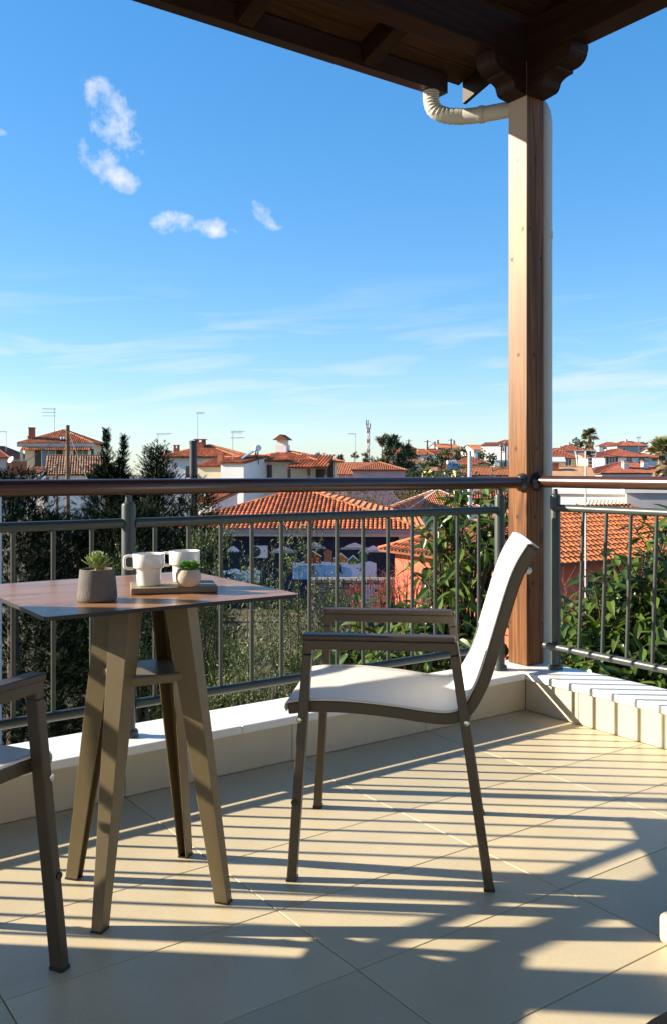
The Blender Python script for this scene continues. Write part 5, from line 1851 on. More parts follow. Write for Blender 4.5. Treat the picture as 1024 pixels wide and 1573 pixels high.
# ------------------------------------------------------------------ poles, masts, cables
def build_poles():
    def pole(label, px, py, Y, r, m, group=None, name='utility_pole', cat='utility pole', cross=None, fixtures=None):
        x = (px - 512) / 1400 * Y
        zt = zat(py, Y)
        zb = ground_z(x, Y) - 0.3
        p = thing(name, label, cat, (x, Y, zb), 0, group)
        MB().tube((0, 0, 0), (0, 0, zt - zb), r * 1.15, r * 0.85, n=12).build('shaft', m, p, smooth=True)
        if cross:
            for (dz, half) in cross:
                c = MB().box(-half, half, -0.06, 0.06, zt - zb - dz - 0.07, zt - zb - dz + 0.07).build('crossarm', pole_dark, p)
                for k in (-0.9, -0.35, 0.35, 0.9):
                    MB().lathe([(0.05, 0), (0.07, 0.06), (0.05, 0.12), (0.02, 0.2)], 8, (k * half, 0, zt - zb - dz + 0.072)).build('insulator', zinc_m, c)
        return p, zt - zb
    gp = 'utility poles in the town'
    p, h = pole('weathered wooden utility pole in front of the far left house', 104.5, 653, 42, 0.105, pole_wood, gp)
    MB().box(-0.32, 0.05, -0.06, 0.06, h - 0.75, h - 0.66).build('crossarm', pole_dark, p)
    for k in range(3):
        MB().lathe([(0.04, 0), (0.055, 0.05), (0.03, 0.12)], 8, (-0.3 + 0.13 * k, 0, h - 0.658)).build('insulator', zinc_m, p)
    pole('short thin wooden pole with a stay, left of the tall wooden pole', 88, 712, 40, 0.06, pole_wood, gp)
    pole('pale round concrete pole rising through the middle of the hillside', 720.5, 692, 60, 0.145, pole_white, gp)
    for (px, py, Y, lab) in ((627, 675, 300, 'first crossarmed pole from the left on the far crest'), (655.5, 676, 290, 'thick dark crossarmed pole above the two-windowed white house'), (667, 678, 310, 'thin crossarmed pole right of the thick dark one on the crest'),
                             (692, 674, 320, 'crossarmed pole above the grey-walled hilltop house')):
        pole(lab, px, py, Y, 0.26, pole_dark, gp, cross=[(0.5, 1.1)])
    pole('dark pole in front of the big white block, left one of a close pair', 769, 682, 150, 0.12, pole_dark, gp, cross=[(0.4, 0.3)])
    pole('dark pole in front of the big white block, right one of a close pair', 776, 678, 150, 0.14, pole_dark, gp, cross=[(0.4, 0.3)])
    pole('dark street light pole left of the fan palm', 886, 677, 100, 0.06, pole_dark, gp)
    # floodlight pole, slender and white
    p, h = pole('slender white floodlight pole rising past the right handrail', 898.5, 693, 22, 0.022, pole_white, None, 'floodlight_pole', 'light pole')
    MB().box(0.0, 0.11, -0.06, 0.06, h - 0.10, h + 0.01).build('floodlight', pole_dark, p, bevel=0.01)
    p, h = pole('pale thin pole at the left picture edge, seen below the handrail', 1.0, 757, 11, 0.018, pole_white, None, 'thin_pole', 'pole')
    # mobile mast
    Y = 330
    m = thing('mobile_mast', 'red and white mobile phone mast on the skyline', 'mast', at(565, 712, Y))
    zt = (712 - 645) / 1400 * Y
    bands = 7
    red = mat('mast_red', (0.42, 0.10, 0.06), rough=0.6)
    for k in range(bands):
        b = MB()
        z0, z1 = zt * 0.8 * k / bands - 0.5 * (k == 0) * 6, zt * 0.8 * (k + 1) / bands
        for (x, y) in ((-0.45, -0.4), (0.45, -0.4), (0, 0.45)):
            b.tube((x, y, z0), (x, y, z1), 0.17, n=6)
        b.tube((-0.45, -0.4, z0), (0.45, -0.4, z1), 0.08, n=5)
        b.tube((0.45, -0.4, z0), (0, 0.45, z1), 0.08, n=5)
        b.tube((0, 0.45, z0), (-0.45, -0.4, z1), 0.08, n=5)
        b.build('lattice_section', red if k % 2 == 0 else frame_white, m)
    MB().box(-0.55, 0.55, -0.55, 0.55, zt * 0.8, zt * 0.82).build('platform', thin_metal, m)
    for i, (x, y) in enumerate(((-0.7, -0.3), (0.7, -0.3), (0, 0.75), (-0.5, 0.6))):
        MB().box(x - 0.18, x + 0.18, y - 0.12, y + 0.12, zt * (0.80 if i % 2 else 0.87), zt * (0.92 if i % 2 else 1.0)).build('antenna_panel', thin_metal, m)
    MB().tube((0, 0, zt * 0.8), (0, 0, zt * 1.0), 0.14, n=6).build('top_spike', thin_metal, m)
    aerial('street lamp shaped thin mast left of the mobile mast', at(545, 712, 170), 5.6, 'yagi', arms=1, r=0.05, span_=-1.4)
    aerial('small aerial above the plain orange roof left of the mast', at(497, 712, 150), 1.7, 'yagi', arms=1, r=0.04, span_=0.5)
    # overhead cables
    def cable(label, a, b, sag, r):
        pts = []
        for i in range(17):
            t = i / 16
            p = a.lerp(b, t)
            p.z -= sag * 4 * t * (1 - t)
            pts.append(p)
        c = MB().path([p - a for p in pts], r, 5).build('overhead_cable', pole_dark)
        c.location = a
        tag(c, label, 'cable', 'overhead cables')
    A = at(104.5, 659, 42)
    cable('overhead cable running left and down from the tall wooden pole', A, at(-30, 742, 30), 0.25, 0.012)
    cable('overhead cable slanting from the tall wooden pole past the conifers', A, at(140, 748, 40), 0.10, 0.014)
    cable('overhead cable from the short pole up to the far left house', at(88, 716, 40), at(40, 706, 96), 0.6, 0.02)
    cable('overhead cable strung right from the pale concrete pole', at(720.5, 700, 60), at(800, 724, 62), 0.15, 0.014)
    cable('overhead cable dipping from the pale concrete pole towards the hillside', at(720.5, 703, 60), at(770, 685, 150), 1.0, 0.03)
    cable('overhead cable along the skyline right of the fan palm', at(886, 686, 100), at(1040, 692, 110), 1.0, 0.025)
    cable('overhead cable between the street light and the houses by the downpipe', at(886, 681, 100), at(840, 688, 120), 0.3, 0.022)
    # white stair-like frame under the palm
    s = thing('ladder_frame', 'pale curved ladder-like metal frame standing at the foot of the fan palm', 'ladder', at(899, 735, 95))
    for sx in (-1, 1):
        pts = [(sx * (0.95 - 0.15 * k / 8 + 0.35 * (k / 8) ** 3), 0, 0.36 * k) for k in range(9)]
        MB().path(pts, 0.06, 6).build('side_rail', frame_white, s)
    for k in range(1, 9):
        w = 0.95 - 0.15 * k / 8 + 0.35 * (k / 8) ** 3
        MB().tube((-w + 0.05, 0, 0.36 * k), (w - 0.05, 0, 0.36 * k), 0.035, n=5).build('rung', frame_white, s)


build_poles()


# ------------------------------------------------------------------ vegetation
def trunk_mesh(parent, pts, r0, r1, m=None):
    n = len(pts)
    return MB().path(pts, [r0 + (r1 - r0) * i / (n - 1) for i in range(n)], 9).build('trunk', m or bark_m, parent, smooth=True)


def spray_template(nl=5, L=1.0, lw=0.12, ll=0.42, droop=0.0):
    """A feathery spray: axis along x, leaflets to both sides."""
    vs, fs = [], []
    for i in range(nl):
        s = 0.12 + 0.86 * i / nl
        for sg in (-1, 1):
            l = ll * (1 - 0.65 * s) + 0.05
            a = math.radians(38)
            x0 = s * L
            dx, dy = math.cos(a) * l, sg * math.sin(a) * l
            nx, ny = -sg * math.sin(a) * lw / 2, math.cos(a) * lw / 2 * sg
            b = len(vs)
            z = -droop * s * s + random.uniform(-0.03, 0.03)
            vs += [(x0, 0, z), (x0 + dx * 0.5 + nx, dy * 0.5 + ny, z + 0.02), (x0 + dx, dy, z - 0.01), (x0 + dx * 0.5 - nx, dy * 0.5 - ny, z - 0.02)]
            fs.append((b, b + 1, b + 2, b + 3))
    b = len(vs)
    vs += [(0, -0.012, 0), (L, -0.004, -droop), (L + 0.1, 0.004, -droop), (0, 0.012, 0)]
    fs.append((b, b + 1, b + 2, b + 3))
    return np.array(vs), fs


def conifer(label, px, py, Y, R, n, m, group=None, lean=0.0, open_=0.35, sp=(0.45, 0.85), cone=0.75, name='conifer', base=None, tips=(), rot=None):
    x = (px - 512) / 1400 * Y
    zt = zat(py, Y)
    zb = base if base is not None else ground_z(x, Y) - 0.2
    H = zt - zb
    t = thing(name, label, 'tree', (x, Y, zb), random.uniform(0, 6) if rot is None else rot, group)
    trunk_mesh(t, [(0, 0, 0), (0.02, 0.03, H * 0.4), (lean * 0.5, 0, H * 0.75), (lean, 0, H * 0.97)], 0.05 + 0.02 * H, 0.012)
    # irregular clumps: limbs carrying sprays
    nb = max(14, int(n / 26))
    P, D = [], []
    for b in range(nb):
        h = rng.uniform(0.05, 0.985) ** 0.85
        az = rng.uniform(0, 2 * PI)
        rad = R * (1 - h) ** cone * rng.uniform(1 - open_, 1.0 + open_ * 0.4) + 0.10 * R * (1 - h * 0.8)
        k = n // nb
        s = rng.uniform(0.15, 1.0, k) ** 0.6
        up = 0.25 + 0.9 * h
        bx = np.stack([np.cos(az) * rad * s, np.sin(az) * rad * s, h * H + up * rad * s * 0.9], 1)
        bx += rng.normal(0, 0.05 * R + 0.02, (k, 3))
        bx[:, 0] += lean * h
        dd = np.stack([np.cos(az) + rng.normal(0, 0.55, k), np.sin(az) + rng.normal(0, 0.55, k), up + rng.normal(0, 0.4, k)], 1)
        P.append(bx); D.append(dd)
    for (tx, ty, tz, th, k) in tips:          # upright plumes at the top
        s = np.sort(rng.uniform(0, 1, k))
        q = np.stack([tx + tx * 0.25 * s + rng.normal(0, 1, k) * (0.015 + 0.15 * (1 - s) * (0.6 + 0.4 * np.sin(s * 21))), ty + rng.normal(0, 0.07, k) * (1.1 - s), tz + th * s ** 1.2], 1)
        a = rng.uniform(0, 2 * PI, k)
        dd = np.stack([np.cos(a) * 0.8 + tx * 0.3, np.sin(a) * 0.8, 1.0 + rng.normal(0, 0.2, k)], 1)
        P.append(q); D.append(dd)
    P, D = np.concatenate(P), np.concatenate(D)
    keep = P[:, 2] < H * 1.03 + (0.8 if tips else 0)
    P, D = P[keep], D[keep]
    tm, tf = spray_template()
    sc = rng.uniform(*sp, len(P)) * (0.55 + 0.45 * np.clip(1 - P[:, 2] / H, 0, 1))
    V = place(tm, frames(D, rng.uniform(0, PI, len(P))), P, sc)
    np_mesh('crown', V, len(tm), tf, m, t)
    return t


def leafy(label, x, Y, zb, H, R, n, m, leaf=(0.05, 0.012), name='olive_tree', cat='tree', group=None, trunk=True, clumps=26, flat=0.9, upright=0.6, spread=0.16, low=0.25, size=(0.7, 1.3), tm_mat=None):
    """Many small leaves along short twigs gathered in clumps through the crown's volume."""
    t = thing(name, label, cat, (x, Y, zb), random.uniform(0, 6), group)
    cz = H * (1 + low) / 2
    hz = H * (1 - low) / 2
    cl = []
    while len(cl) < clumps:
        p = rng.uniform(-1, 1, 3)
        r = np.linalg.norm(p)
        if r > 1 or r < 0.25: continue
        cl.append((p[0] * R, p[1] * R * flat, cz + p[2] * hz))
    cl = np.array(cl)
    st = MB()
    if trunk:
        for k in range(3):
            a = k * 2.1
            trunk_pts = [(0.08 * math.cos(a), 0.08 * math.sin(a), 0), (0.2 * R * math.cos(a), 0.2 * R * math.sin(a), H * 0.3), (0.35 * R * math.cos(a + 0.4), 0.35 * R * math.sin(a + 0.4), H * 0.62)]
            st.path(trunk_pts, [0.035 + 0.012 * H, 0.03 + 0.006 * H, 0.02], 8)
        st.build('trunk', tm_mat or bark_m, t, smooth=True)
    br = MB()
    for c in cl:
        a = math.atan2(c[1], c[0])
        s = (0.18 * R * math.cos(a), 0.18 * R * math.sin(a), max(0.1, min(c[2] - 0.2, H * 0.42)))
        mid = ((s[0] + c[0]) / 2, (s[1] + c[1]) / 2, (s[2] + c[2]) / 2 + 0.06 * H)
        br.path([s, mid, tuple(c)], [0.018, 0.012, 0.005], 5, caps=False)
    br.build('branches', tm_mat or bark_m, t, smooth=True)['kind'] = 'stuff'
    per = 14
    nt = n // per
    ci = rng.integers(0, clumps, nt)
    tw = cl[ci] + rng.normal(0, spread * R, (nt, 3)) * np.array([1, 1, 1.1])
    td = np.stack([tw[:, 0] * 0.6 + rng.normal(0, 0.5, nt) * R, tw[:, 1] * 0.6 + rng.normal(0, 0.5, nt) * R, upright * R * 2 + rng.normal(0, 0.4, nt) * R], 1)
    td /= np.linalg.norm(td, axis=1, keepdims=True)
    L = rng.uniform(0.18, 0.42, nt)
    s = np.tile(np.linspace(0.05, 1, per)[None], (nt, 1))
    P = (tw[:, None, :] + td[:, None, :] * (L[:, None] * s)[..., None]).reshape(-1, 3)
    P[:, 2] = np.maximum(P[:, 2], 0.03)
    D = np.repeat(td, per, 0) * 0.8 + rng.normal(0, 0.6, (nt * per, 3))
    l, w = leaf
    tmv = np.array([(0, 0, 0), (l * 0.45, w / 2, w * 0.15), (l, 0, -l * 0.08), (l * 0.45, -w / 2, w * 0.15)])
    V = place(tmv, frames(D, rng.uniform(0, 2 * PI, len(P))), P, rng.uniform(size[0], size[1], len(P)))
    np_mesh('crown', V, 4, [(0, 1, 2, 3)], m, t)
    return t


def build_conifers():
    g = 'dark conifers at the left'
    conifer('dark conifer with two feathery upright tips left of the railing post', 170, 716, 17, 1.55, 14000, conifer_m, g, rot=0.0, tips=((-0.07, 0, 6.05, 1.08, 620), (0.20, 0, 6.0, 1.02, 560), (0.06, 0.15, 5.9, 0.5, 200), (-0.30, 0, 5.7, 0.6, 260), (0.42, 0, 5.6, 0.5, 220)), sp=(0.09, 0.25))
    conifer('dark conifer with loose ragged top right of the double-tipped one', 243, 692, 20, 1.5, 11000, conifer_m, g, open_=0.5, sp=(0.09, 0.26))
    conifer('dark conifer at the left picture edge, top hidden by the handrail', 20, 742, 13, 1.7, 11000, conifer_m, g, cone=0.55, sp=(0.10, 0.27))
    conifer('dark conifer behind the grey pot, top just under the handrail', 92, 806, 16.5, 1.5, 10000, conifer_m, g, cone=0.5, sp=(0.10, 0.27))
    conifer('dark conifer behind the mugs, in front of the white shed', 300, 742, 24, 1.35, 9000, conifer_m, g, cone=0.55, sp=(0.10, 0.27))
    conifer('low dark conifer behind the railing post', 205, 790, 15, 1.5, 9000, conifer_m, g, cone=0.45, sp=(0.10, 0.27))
    conifer('yellowish thin conifer sunlit on its left, on the hillside', 586, 672, 140, 2.4, 900, conifer_lit_m, 'tall trees by the mobile mast', open_=0.6, sp=(1.0, 1.9))
    conifer('dense dark green conifer right of the yellowish one', 603, 673, 145, 2.2, 1300, conifer_far_m, 'tall trees by the mobile mast', cone=0.6, sp=(0.9, 1.7))
    conifer('rounder dark conifer lowest of the hillside three', 617, 687, 148, 2.3, 1100, conifer_far_m, 'tall trees by the mobile mast', cone=0.45, sp=(0.9, 1.7))
    for (px, py, Y, R, lab) in ((521, 701, 260, 2.6, 'small pointed tree on the skyline left of the thin mast'), (543, 696, 250, 2.3, 'pointed dark tree on the skyline touching the thin mast'), (559, 698, 255, 2.3, 'dark tree on the skyline at the foot of the mobile mast'), (491, 697, 180, 0.9, 'tiny pointed tree above the porch roof'), (251, 689, 150, 1.6, 'small pointed tree between conifers and twin chimney house')):
        conifer(lab, px, py, Y, R, 420, conifer_far_m, 'small trees on the skyline', sp=(0.9, 1.6), cone=0.7)


build_conifers()


def build_hill_trees():
    r = random.Random(4)
    names = 'first second third fourth fifth sixth seventh eighth ninth'.split()
    spots = sorted((r.uniform(618, 785) if i < 6 else r.uniform(852, 1015), r.uniform(190, 330)) for i in range(9))
    for i, (px, Y) in enumerate(spots):
        x = (px - 512) / 1400 * Y
        zb = ground_z(x, Y) - 0.3
        leafy(f'small dark green tree among the packed hillside houses, {names[i]} from left', x, Y, zb, r.uniform(5, 8), r.uniform(1.6, 2.6), 2200, shrub_m, leaf=(0.45, 0.22), name='leafy_tree', upright=0.3, clumps=22, low=0.3, group='trees among the hillside houses')


def build_leafy():
    build_hill_trees()
    def at_(px, Y): return (px - 512) / 1400 * Y
    g = 'grey-green olive trees below the balcony'
    spec = [(452, 846, 11.5, 1.05, 15000, 'grey-green olive tree with tall sunlit tip behind the armchair arm'), (375, 872, 11.0, 0.95, 12000, 'grey-green olive tree behind the right corner of the table'),
            (318, 812, 13.5, 0.75, 9000, 'slim olive tree behind the mugs with a bright tip'), (292, 838, 13.8, 0.60, 6000, 'slim olive tree just left of the one behind the mugs'), (215, 846, 12.5, 0.60, 6000, 'thin olive tree beside the railing post'),
            (545, 932, 12.5, 0.9, 10000, 'low olive tree in front of the picket fence'), (497, 908, 13.5, 0.7, 8000, 'olive tree in front of the painted lake')]
    for (px, py, Y, R, n, lab) in spec:
        x = at_(px, Y)
        zt = zat(py, Y)
        zb = -5.3
        leafy(lab, x, Y, zb, zt - zb, R, int(n * 1.9), olive_m, leaf=(0.045, 0.0125), group=g, clumps=34, flat=0.9, upright=0.9, spread=0.14, low=0.2)
    # big shrubs farther away
    leafy('brown-green bare bush behind the mural roof under the pink building', at_(560, 56), 56, -5.3, zat(748, 56) + 5.3, 2.3, 9000, brown_shrub_m, leaf=(0.10, 0.04), name='bush', cat='bush', upright=0.3, clumps=40, low=0.3)
    leafy('green bush left of the brown one behind the mural roof', at_(520, 57), 57, -5.3, zat(760, 57) + 5.3, 1.5, 6000, shrub_m, leaf=(0.10, 0.05), name='bush', cat='bush', upright=0.3, clumps=30, low=0.3)
    leafy('green round tree between the orange hip roof and the pale pole', at_(695, 95), 95, -5.3, zat(722, 95) + 5.3, 2.7, 8000, shrub_m, leaf=(0.18, 0.09), name='leafy_tree', upright=0.3, clumps=40, low=0.3)
    leafy('yellow-green bush by the small yellow house', at_(650, 125), 125, -3.0, zat(724, 125) + 3.0, 2.6, 6000, shrub_m, leaf=(0.25, 0.12), name='bush', cat='bush', upright=0.3, clumps=30, low=0.3)
    leafy('dark tree behind the small orange hip roof', at_(640, 88), 88, -5.3, zat(738, 88) + 5.3, 2.4, 6000, shrub_m, leaf=(0.18, 0.08), name='leafy_tree', upright=0.3, clumps=36, low=0.3)
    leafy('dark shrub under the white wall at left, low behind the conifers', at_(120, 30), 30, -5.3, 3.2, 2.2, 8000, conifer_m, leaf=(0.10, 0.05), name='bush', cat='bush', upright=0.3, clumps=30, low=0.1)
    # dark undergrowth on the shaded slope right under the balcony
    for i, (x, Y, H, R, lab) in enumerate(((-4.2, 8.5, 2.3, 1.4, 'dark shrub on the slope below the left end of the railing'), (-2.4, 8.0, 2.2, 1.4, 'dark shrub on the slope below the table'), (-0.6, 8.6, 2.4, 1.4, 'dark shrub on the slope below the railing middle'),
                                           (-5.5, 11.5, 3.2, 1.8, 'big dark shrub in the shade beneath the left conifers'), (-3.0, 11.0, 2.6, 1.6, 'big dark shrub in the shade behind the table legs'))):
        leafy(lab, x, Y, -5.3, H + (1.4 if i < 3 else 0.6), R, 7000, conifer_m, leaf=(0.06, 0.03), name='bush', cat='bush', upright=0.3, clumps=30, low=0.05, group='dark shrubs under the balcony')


build_leafy()


# ---- laurels with big glossy leaves, close to the railing
def laurel_leaf_template():
    L, w = 0.115, 0.047
    xs = [0.0, 0.18, 0.45, 0.75, 1.0]
    ws = [0.0, 0.75, 1.0, 0.62, 0.0]
    vs = []
    for x, k in zip(xs, ws):
        z = -0.30 * x * x * L
        vs.append((x * L, 0, z - 0.004 * (k > 0)))
    for sg in (1, -1):
        for x, k in zip(xs[1:4], ws[1:4]):
            z = -0.30 * x * x * L
            vs.append((x * L, sg * k * w / 2, z + 0.10 * w))
    l, r = 5, 8
    fs = []
    for s in (l, r):
        a = [(0, 1, s), (1, 2, s + 1, s), (2, 3, s + 2, s + 1), (3, 4, s + 2)]
        fs += a if s == l else [tuple(reversed(q)) for q in a]
    return np.array(vs), fs


LT, LF = laurel_leaf_template()
laurel_me = MB().add(LT, LF).mesh('leaf', laurel_m, smooth=True)


def laurel(label, boxes, base, group, n_obj=300, seed=1, sizes=(0.75, 1.25)):
    """boxes: crown blobs (centre x, y, z, radii) that get shoots; big leaves hang in whorls at the shoot ends."""
    r = np.random.default_rng(seed)
    t = thing('laurel_shrub', label, 'shrub', base, 0, group)
    b0 = np.array(base)
    tips, dirs = [], []
    st = MB()
    stems = [(0, 0, 0), (0.15, 0.1, 0), (-0.15, 0.12, 0)]
    for (cx, cy, cz, rx, ry, rz, n) in boxes:
        k = 0
        while k < n:
            p = r.uniform(-1, 1, 3)
            q = np.linalg.norm(p)
            if q > 1 or q < 0.35: continue
            pos = np.array([cx + p[0] * rx, cy + p[1] * ry, cz + p[2] * rz]) - b0
            tips.append(pos)
            d = p * np.array([0.8, 0.8, 0.4]) + np.array([0, -0.25, 0.75]) + r.normal(0, 0.3, 3)
            dirs.append(d / np.linalg.norm(d))
            k += 1
    tips, dirs = np.array(tips), np.array(dirs)
    H = tips[:, 2].max()
    mid = tips.mean(0)
    trunk_mesh(t, [(0, 0, 0), (mid[0] * 0.5, mid[1] * 0.5, H * 0.4), (mid[0], mid[1], H * 0.75)], 0.06, 0.02, stem_m)
    for pos, d in zip(tips, dirs):
        f = r.uniform(0.35, 0.6)
        s0 = np.array([mid[0] * f + pos[0] * 0.3, mid[1] * f + pos[1] * 0.3, max(0.05, pos[2] - r.uniform(0.5, 1.2))])
        m_ = (s0 + pos) / 2 + np.array([0, 0, -0.05])
        st.path([tuple(s0), tuple(m_), tuple(pos - d * 0.05), tuple(pos + d * 0.13)], [0.010, 0.007, 0.005, 0.003], 5, caps=False)
    st.build('branches', stem_m, t, smooth=True)['kind'] = 'stuff'
    per = 9
    N = len(tips) * per
    s = np.tile(np.linspace(-0.13, 0.13, per)[None], (len(tips), 1)).reshape(-1)
    P = np.repeat(tips, per, 0) + np.repeat(dirs, per, 0) * s[:, None]
    az = (np.arange(N) * 2.4) + np.repeat(r.uniform(0, 6.28, len(tips)), per)
    fr = frames(np.repeat(dirs, per, 0), az)
    out = fr[:, :, 1]
    lift = np.tile(np.linspace(-0.55, 0.75, per), len(tips)) + r.normal(0, 0.2, N)
    D = out + np.repeat(dirs, per, 0) * lift[:, None]
    D[:, 2] -= 0.25
    D /= np.linalg.norm(D, axis=1, keepdims=True)
    Rm = frames(D, r.normal(0, 0.35, N))
    sc = r.uniform(sizes[0], sizes[1], N)
    wp = P + b0
    px = 512 + 1400 * wp[:, 0] / wp[:, 1]
    py = 722 - 1400 * (wp[:, 2] - EYE) / wp[:, 1]
    vis = (px > 540) & (px < 1040) & (py < 1110) & ~((px > 782) & (px < 846))
    order = np.argsort(np.where(vis, 0, 100) + wp[:, 1] - sc)
    near, rest = order[:n_obj], order[n_obj:]
    for i in near:
        R3 = Rm[i] * sc[i]
        instance('leaf', laurel_me, t, matrix=Matrix([[*R3[0], P[i][0]], [*R3[1], P[i][1]], [*R3[2], P[i][2]], [0, 0, 0, 1]]))
    V = place(LT, Rm[rest], P[rest], sc[rest])
    np_mesh('leaves', V, len(LT), LF, laurel_i_m, t, smooth=True)['kind'] = 'stuff'
    return t


def build_laurels():
    g = 'big-leaved laurel shrubs by the railing'
    def q(px, py, Y): return at(px, py, Y)
    # left of the post: a leaning column of leaves with gaps over the salmon house
    def blob(px, py, Y, rx, ry, rz, n):
        p = at(px, py, Y)
        return (p.x, p.y, p.z, rx, ry, rz, n)
    laurel('tall laurel shrub with gaps left of the timber post, before the salmon wall',
           [blob(722, 835, 6.3, 0.34, 0.35, 0.32, 34), blob(684, 880, 6.5, 0.14, 0.3, 0.28, 8), blob(712, 930, 6.3, 0.36, 0.4, 0.30, 34), blob(690, 985, 6.1, 0.45, 0.4, 0.22, 34), blob(690, 800, 6.5, 0.14, 0.2, 0.12, 6), blob(764, 800, 6.3, 0.12, 0.3, 0.35, 12)],
           (0.95, 6.5, -5.2), g, seed=3)
    laurel('low laurel shrub behind the armchair, under the picket fence',
           [blob(600, 985, 6.4, 0.38, 0.4, 0.22, 30), blob(540, 1000, 6.6, 0.25, 0.4, 0.18, 14), blob(660, 1020, 6.0, 0.45, 0.4, 0.18, 28)],
           (0.45, 6.6, -5.2), g, n_obj=220, seed=5)
    laurel('broad laurel shrub right of the timber post, tall at the right picture edge',
           [blob(1010, 900, 5.6, 0.30, 0.4, 0.32, 40), blob(960, 960, 5.6, 0.36, 0.4, 0.22, 40), blob(895, 985, 5.7, 0.34, 0.4, 0.18, 34), blob(1010, 1010, 5.4, 0.35, 0.4, 0.2, 34), blob(1030, 830, 5.8, 0.20, 0.3, 0.22, 12), blob(880, 1040, 5.5, 0.5, 0.4, 0.16, 26), blob(985, 1060, 5.3, 0.4, 0.4, 0.16, 22)],
           (1.75, 5.9, -5.2), g, seed=9)
    # bare red-twigged bushes
    def twigs(label, px, py, Y, H, R, n, seed):
        r = random.Random(seed)
        p = at(px, py, Y)
        zb = -5.2
        t = thing('bare_bush', label, 'bush', (p.x, p.y, zb), 0, 'bare twiggy bushes')
        b = MB()
        top = p.z - zb
        for i in range(n):
            a = r.uniform(0, 2 * PI)
            rr = R * math.sqrt(r.random())
            x, y = rr * math.cos(a), rr * math.sin(a)
            z1 = top * (1 - 0.28 * r.random() ** 0.8) - 0.25 * rr
            z0 = z1 - r.uniform(0.5, 1.2)
            m = ((x * 0.7) + r.gauss(0, 0.05), (y * 0.7) + r.gauss(0, 0.05), (z0 + z1) / 2)
            b.path([(x * 0.45, y * 0.45, z0), m, (x, y, z1)], [0.009, 0.006, 0.003], 4, caps=False)
            for k in range(4):
                f = r.uniform(0.3, 0.95)
                q0 = Vector(m).lerp(Vector((x, y, z1)), f)
                b.path([tuple(q0), tuple(q0 + Vector((r.gauss(0, 0.12), r.gauss(0, 0.12), r.uniform(0.05, 0.22))))], [0.004, 0.002], 4, caps=False)
        b.build('twigs', twig_m, t)['kind'] = 'stuff'
        s = MB()
        for k in range(5):
            a = k * 1.26
            s.path([(0.03 * math.cos(a), 0.03 * math.sin(a), 0), (0.4 * R * math.cos(a), 0.4 * R * math.sin(a), top * 0.62)], [0.025, 0.012], 6)
        s.build('stem', twig_m, t)
    twigs('bare red-twigged bush in front of the salmon wall', 622, 845, 17, 4, 0.75, 130, 1)
    twigs('bare twiggy bush in front of the picket fence', 570, 878, 18, 4, 0.6, 100, 2)
    twigs('bare red-twigged bush at the eave of the salmon house, right of the post', 900, 865, 8.5, 4, 0.55, 110, 4)
    twigs('pale bare bush behind the small orange hip roof', 628, 745, 62, 4, 1.6, 110, 6)


build_laurels()


def fan_palm(label, px, py, Y, R, hgt, seed, skirt=True):
    r = np.random.default_rng(seed)
    c = at(px, py, Y)
    zb = ground_z(c.x, c.y) - 0.2
    t = thing('fan_palm', label, 'palm', (c.x, c.y, zb), 0, 'fan palms')
    H = c.z - zb
    trunk_mesh(t, [(0, 0, 0), (0.05, 0, H * 0.5), (0, 0, H)], 0.30, 0.20)
    # one fan: segments spread from the end of a stalk
    vs, fs = [], []
    vs += [(0, -0.015, 0), (0.5, -0.012, 0), (0.5, 0.012, 0), (0, 0.015, 0)]
    fs.append((0, 1, 2, 3))
    for k in range(15):
        a = math.radians(-80 + 160 * k / 14)
        l = 0.55 * (1 - 0.15 * abs(k - 7) / 7)
        b = len(vs)
        ca, sa = math.cos(a), math.sin(a)
        vs += [(0.5, 0, 0), (0.5 + ca * l * 0.6 - sa * 0.035, sa * l * 0.6 + ca * 0.035, 0.02), (0.5 + ca * l, sa * l, -0.09), (0.5 + ca * l * 0.6 + sa * 0.035, sa * l * 0.6 - ca * 0.035, -0.02)]
        fs.append((b, b + 1, b + 2, b + 3))
    tm = np.array(vs)
    def fans(name, n, e0, e1, m, sc, z0, z1):
        az = r.uniform(0, 2 * PI, n)
        el = np.radians(r.uniform(e0, e1, n))
        D = np.stack([np.cos(az) * np.cos(el), np.sin(az) * np.cos(el), np.sin(el)], 1)
        P = np.stack([np.zeros(n), np.zeros(n), H + r.uniform(z0, z1, n)], 1)
        V = place(tm, frames(D, r.normal(0, 0.4, n)), P, r.uniform(0.8, 1.1, n) * sc)
        np_mesh(name, V, len(tm), fs, m, t)
    fans('crown', 46, -18, 80, palm_m, R / 1.05, -0.2, 0.1)
    if skirt:
        fans('dry_skirt', 46, -85, -40, palm_dead_m, R / 1.2, -1.1 * R, -0.1)
    return t


fan_palm('tall fan palm with dry skirt on the skyline right of the downpipe', 905, 671, 100, 1.15, 0, 3)
fan_palm('fan palm at the right picture edge with drooping dry leaves', 1016, 694, 62, 1.25, 0, 5)


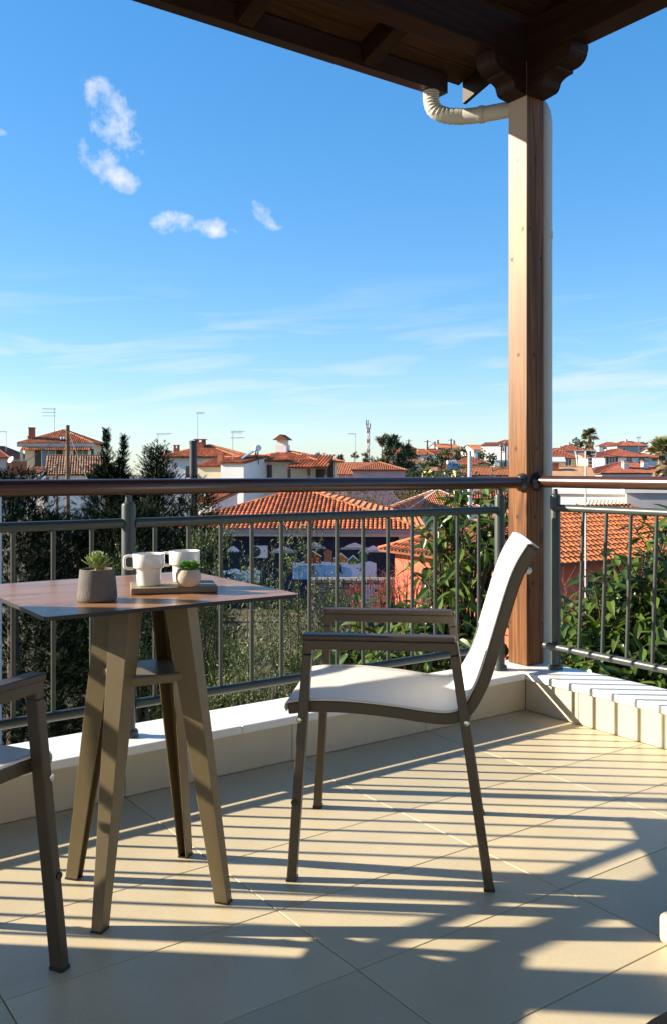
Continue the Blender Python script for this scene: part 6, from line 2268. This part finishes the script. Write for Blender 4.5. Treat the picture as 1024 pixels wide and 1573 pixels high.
def build_rocks():
    for i, (x, Y, z, s, lab) in enumerate(((-6.2, 16.2, -3.0, 0.5, 'pale rock in the shade below the conifers, left one'), (-5.3, 15.6, -3.4, 0.6, 'pale rock in the shade below the conifers, right one'))):
        bm = bmesh.new()
        bmesh.ops.create_icosphere(bm, subdivisions=3, radius=1)
        for v in bm.verts:
            k = 1 + 0.25 * math.sin(v.co.x * 3.1 + i) * math.cos(v.co.y * 2.7) + 0.12 * math.sin(v.co.z * 7 + v.co.x * 5)
            v.co = Vector((v.co.x * s * k, v.co.y * s * 0.8 * k, v.co.z * s * 0.7 * k))
        me = bpy.data.meshes.new('rock')
        bm.to_mesh(me); bm.free()
        me.materials.append(stone_m)
        o = bpy.data.objects.new('rock', me)
        COL.objects.link(o)
        o.location = (x, Y, ground_z(x, Y) + s * 0.3)
        tag(o, lab, 'rock', 'rocks under the conifers')


build_rocks()


def build_shade_planter():
    # unseen box shrub added left of the table to shade the near floor
    p = thing('shade_planter', 'square grey planter with a clipped shrub, added out of view to shade the floor', 'shade_planter', (-1.72, 1.76, 0), ANG)
    mb = MB()
    o, i, h = 0.24, 0.21, 0.60
    vs = [(-o, -o, 0.001), (o, -o, 0.001), (o, o, 0.001), (-o, o, 0.001), (-o, -o, h), (o, -o, h), (o, o, h), (-o, o, h), (-i, -i, h), (i, -i, h), (i, i, h), (-i, i, h), (-i, -i, h - 0.05), (i, -i, h - 0.05), (i, i, h - 0.05), (-i, i, h - 0.05)]
    fs = [(3, 2, 1, 0), (12, 13, 14, 15)] + [(k, (k + 1) % 4, 4 + (k + 1) % 4, 4 + k) for k in range(4)] + [(4 + k, 4 + (k + 1) % 4, 8 + (k + 1) % 4, 8 + k) for k in range(4)] + [(8 + k, 8 + (k + 1) % 4, 12 + (k + 1) % 4, 12 + k) for k in range(4)]
    mb.add(vs, fs).build('box', concrete_m, p)
    n = 2600
    q = rng.uniform(-1, 1, (n, 3)) * np.array([0.24, 0.24, 0.13]) + np.array([0, 0, 0.68])
    D = rng.normal(0, 1, (n, 3))
    tmv = np.array([(0, 0, 0), (0.025, 0.012, 0), (0.05, 0, 0), (0.025, -0.012, 0)])
    np_mesh('foliage', place(tmv, frames(D, rng.uniform(0, 6, n)), q, rng.uniform(0.8, 1.3, n)), 4, [(0, 1, 2, 3)], shrub_m, p)
    MB().tube((0, 0, 0.551), (0, 0, 0.7), 0.02, n=8).build('stem', bark_m, p)


build_shade_planter()
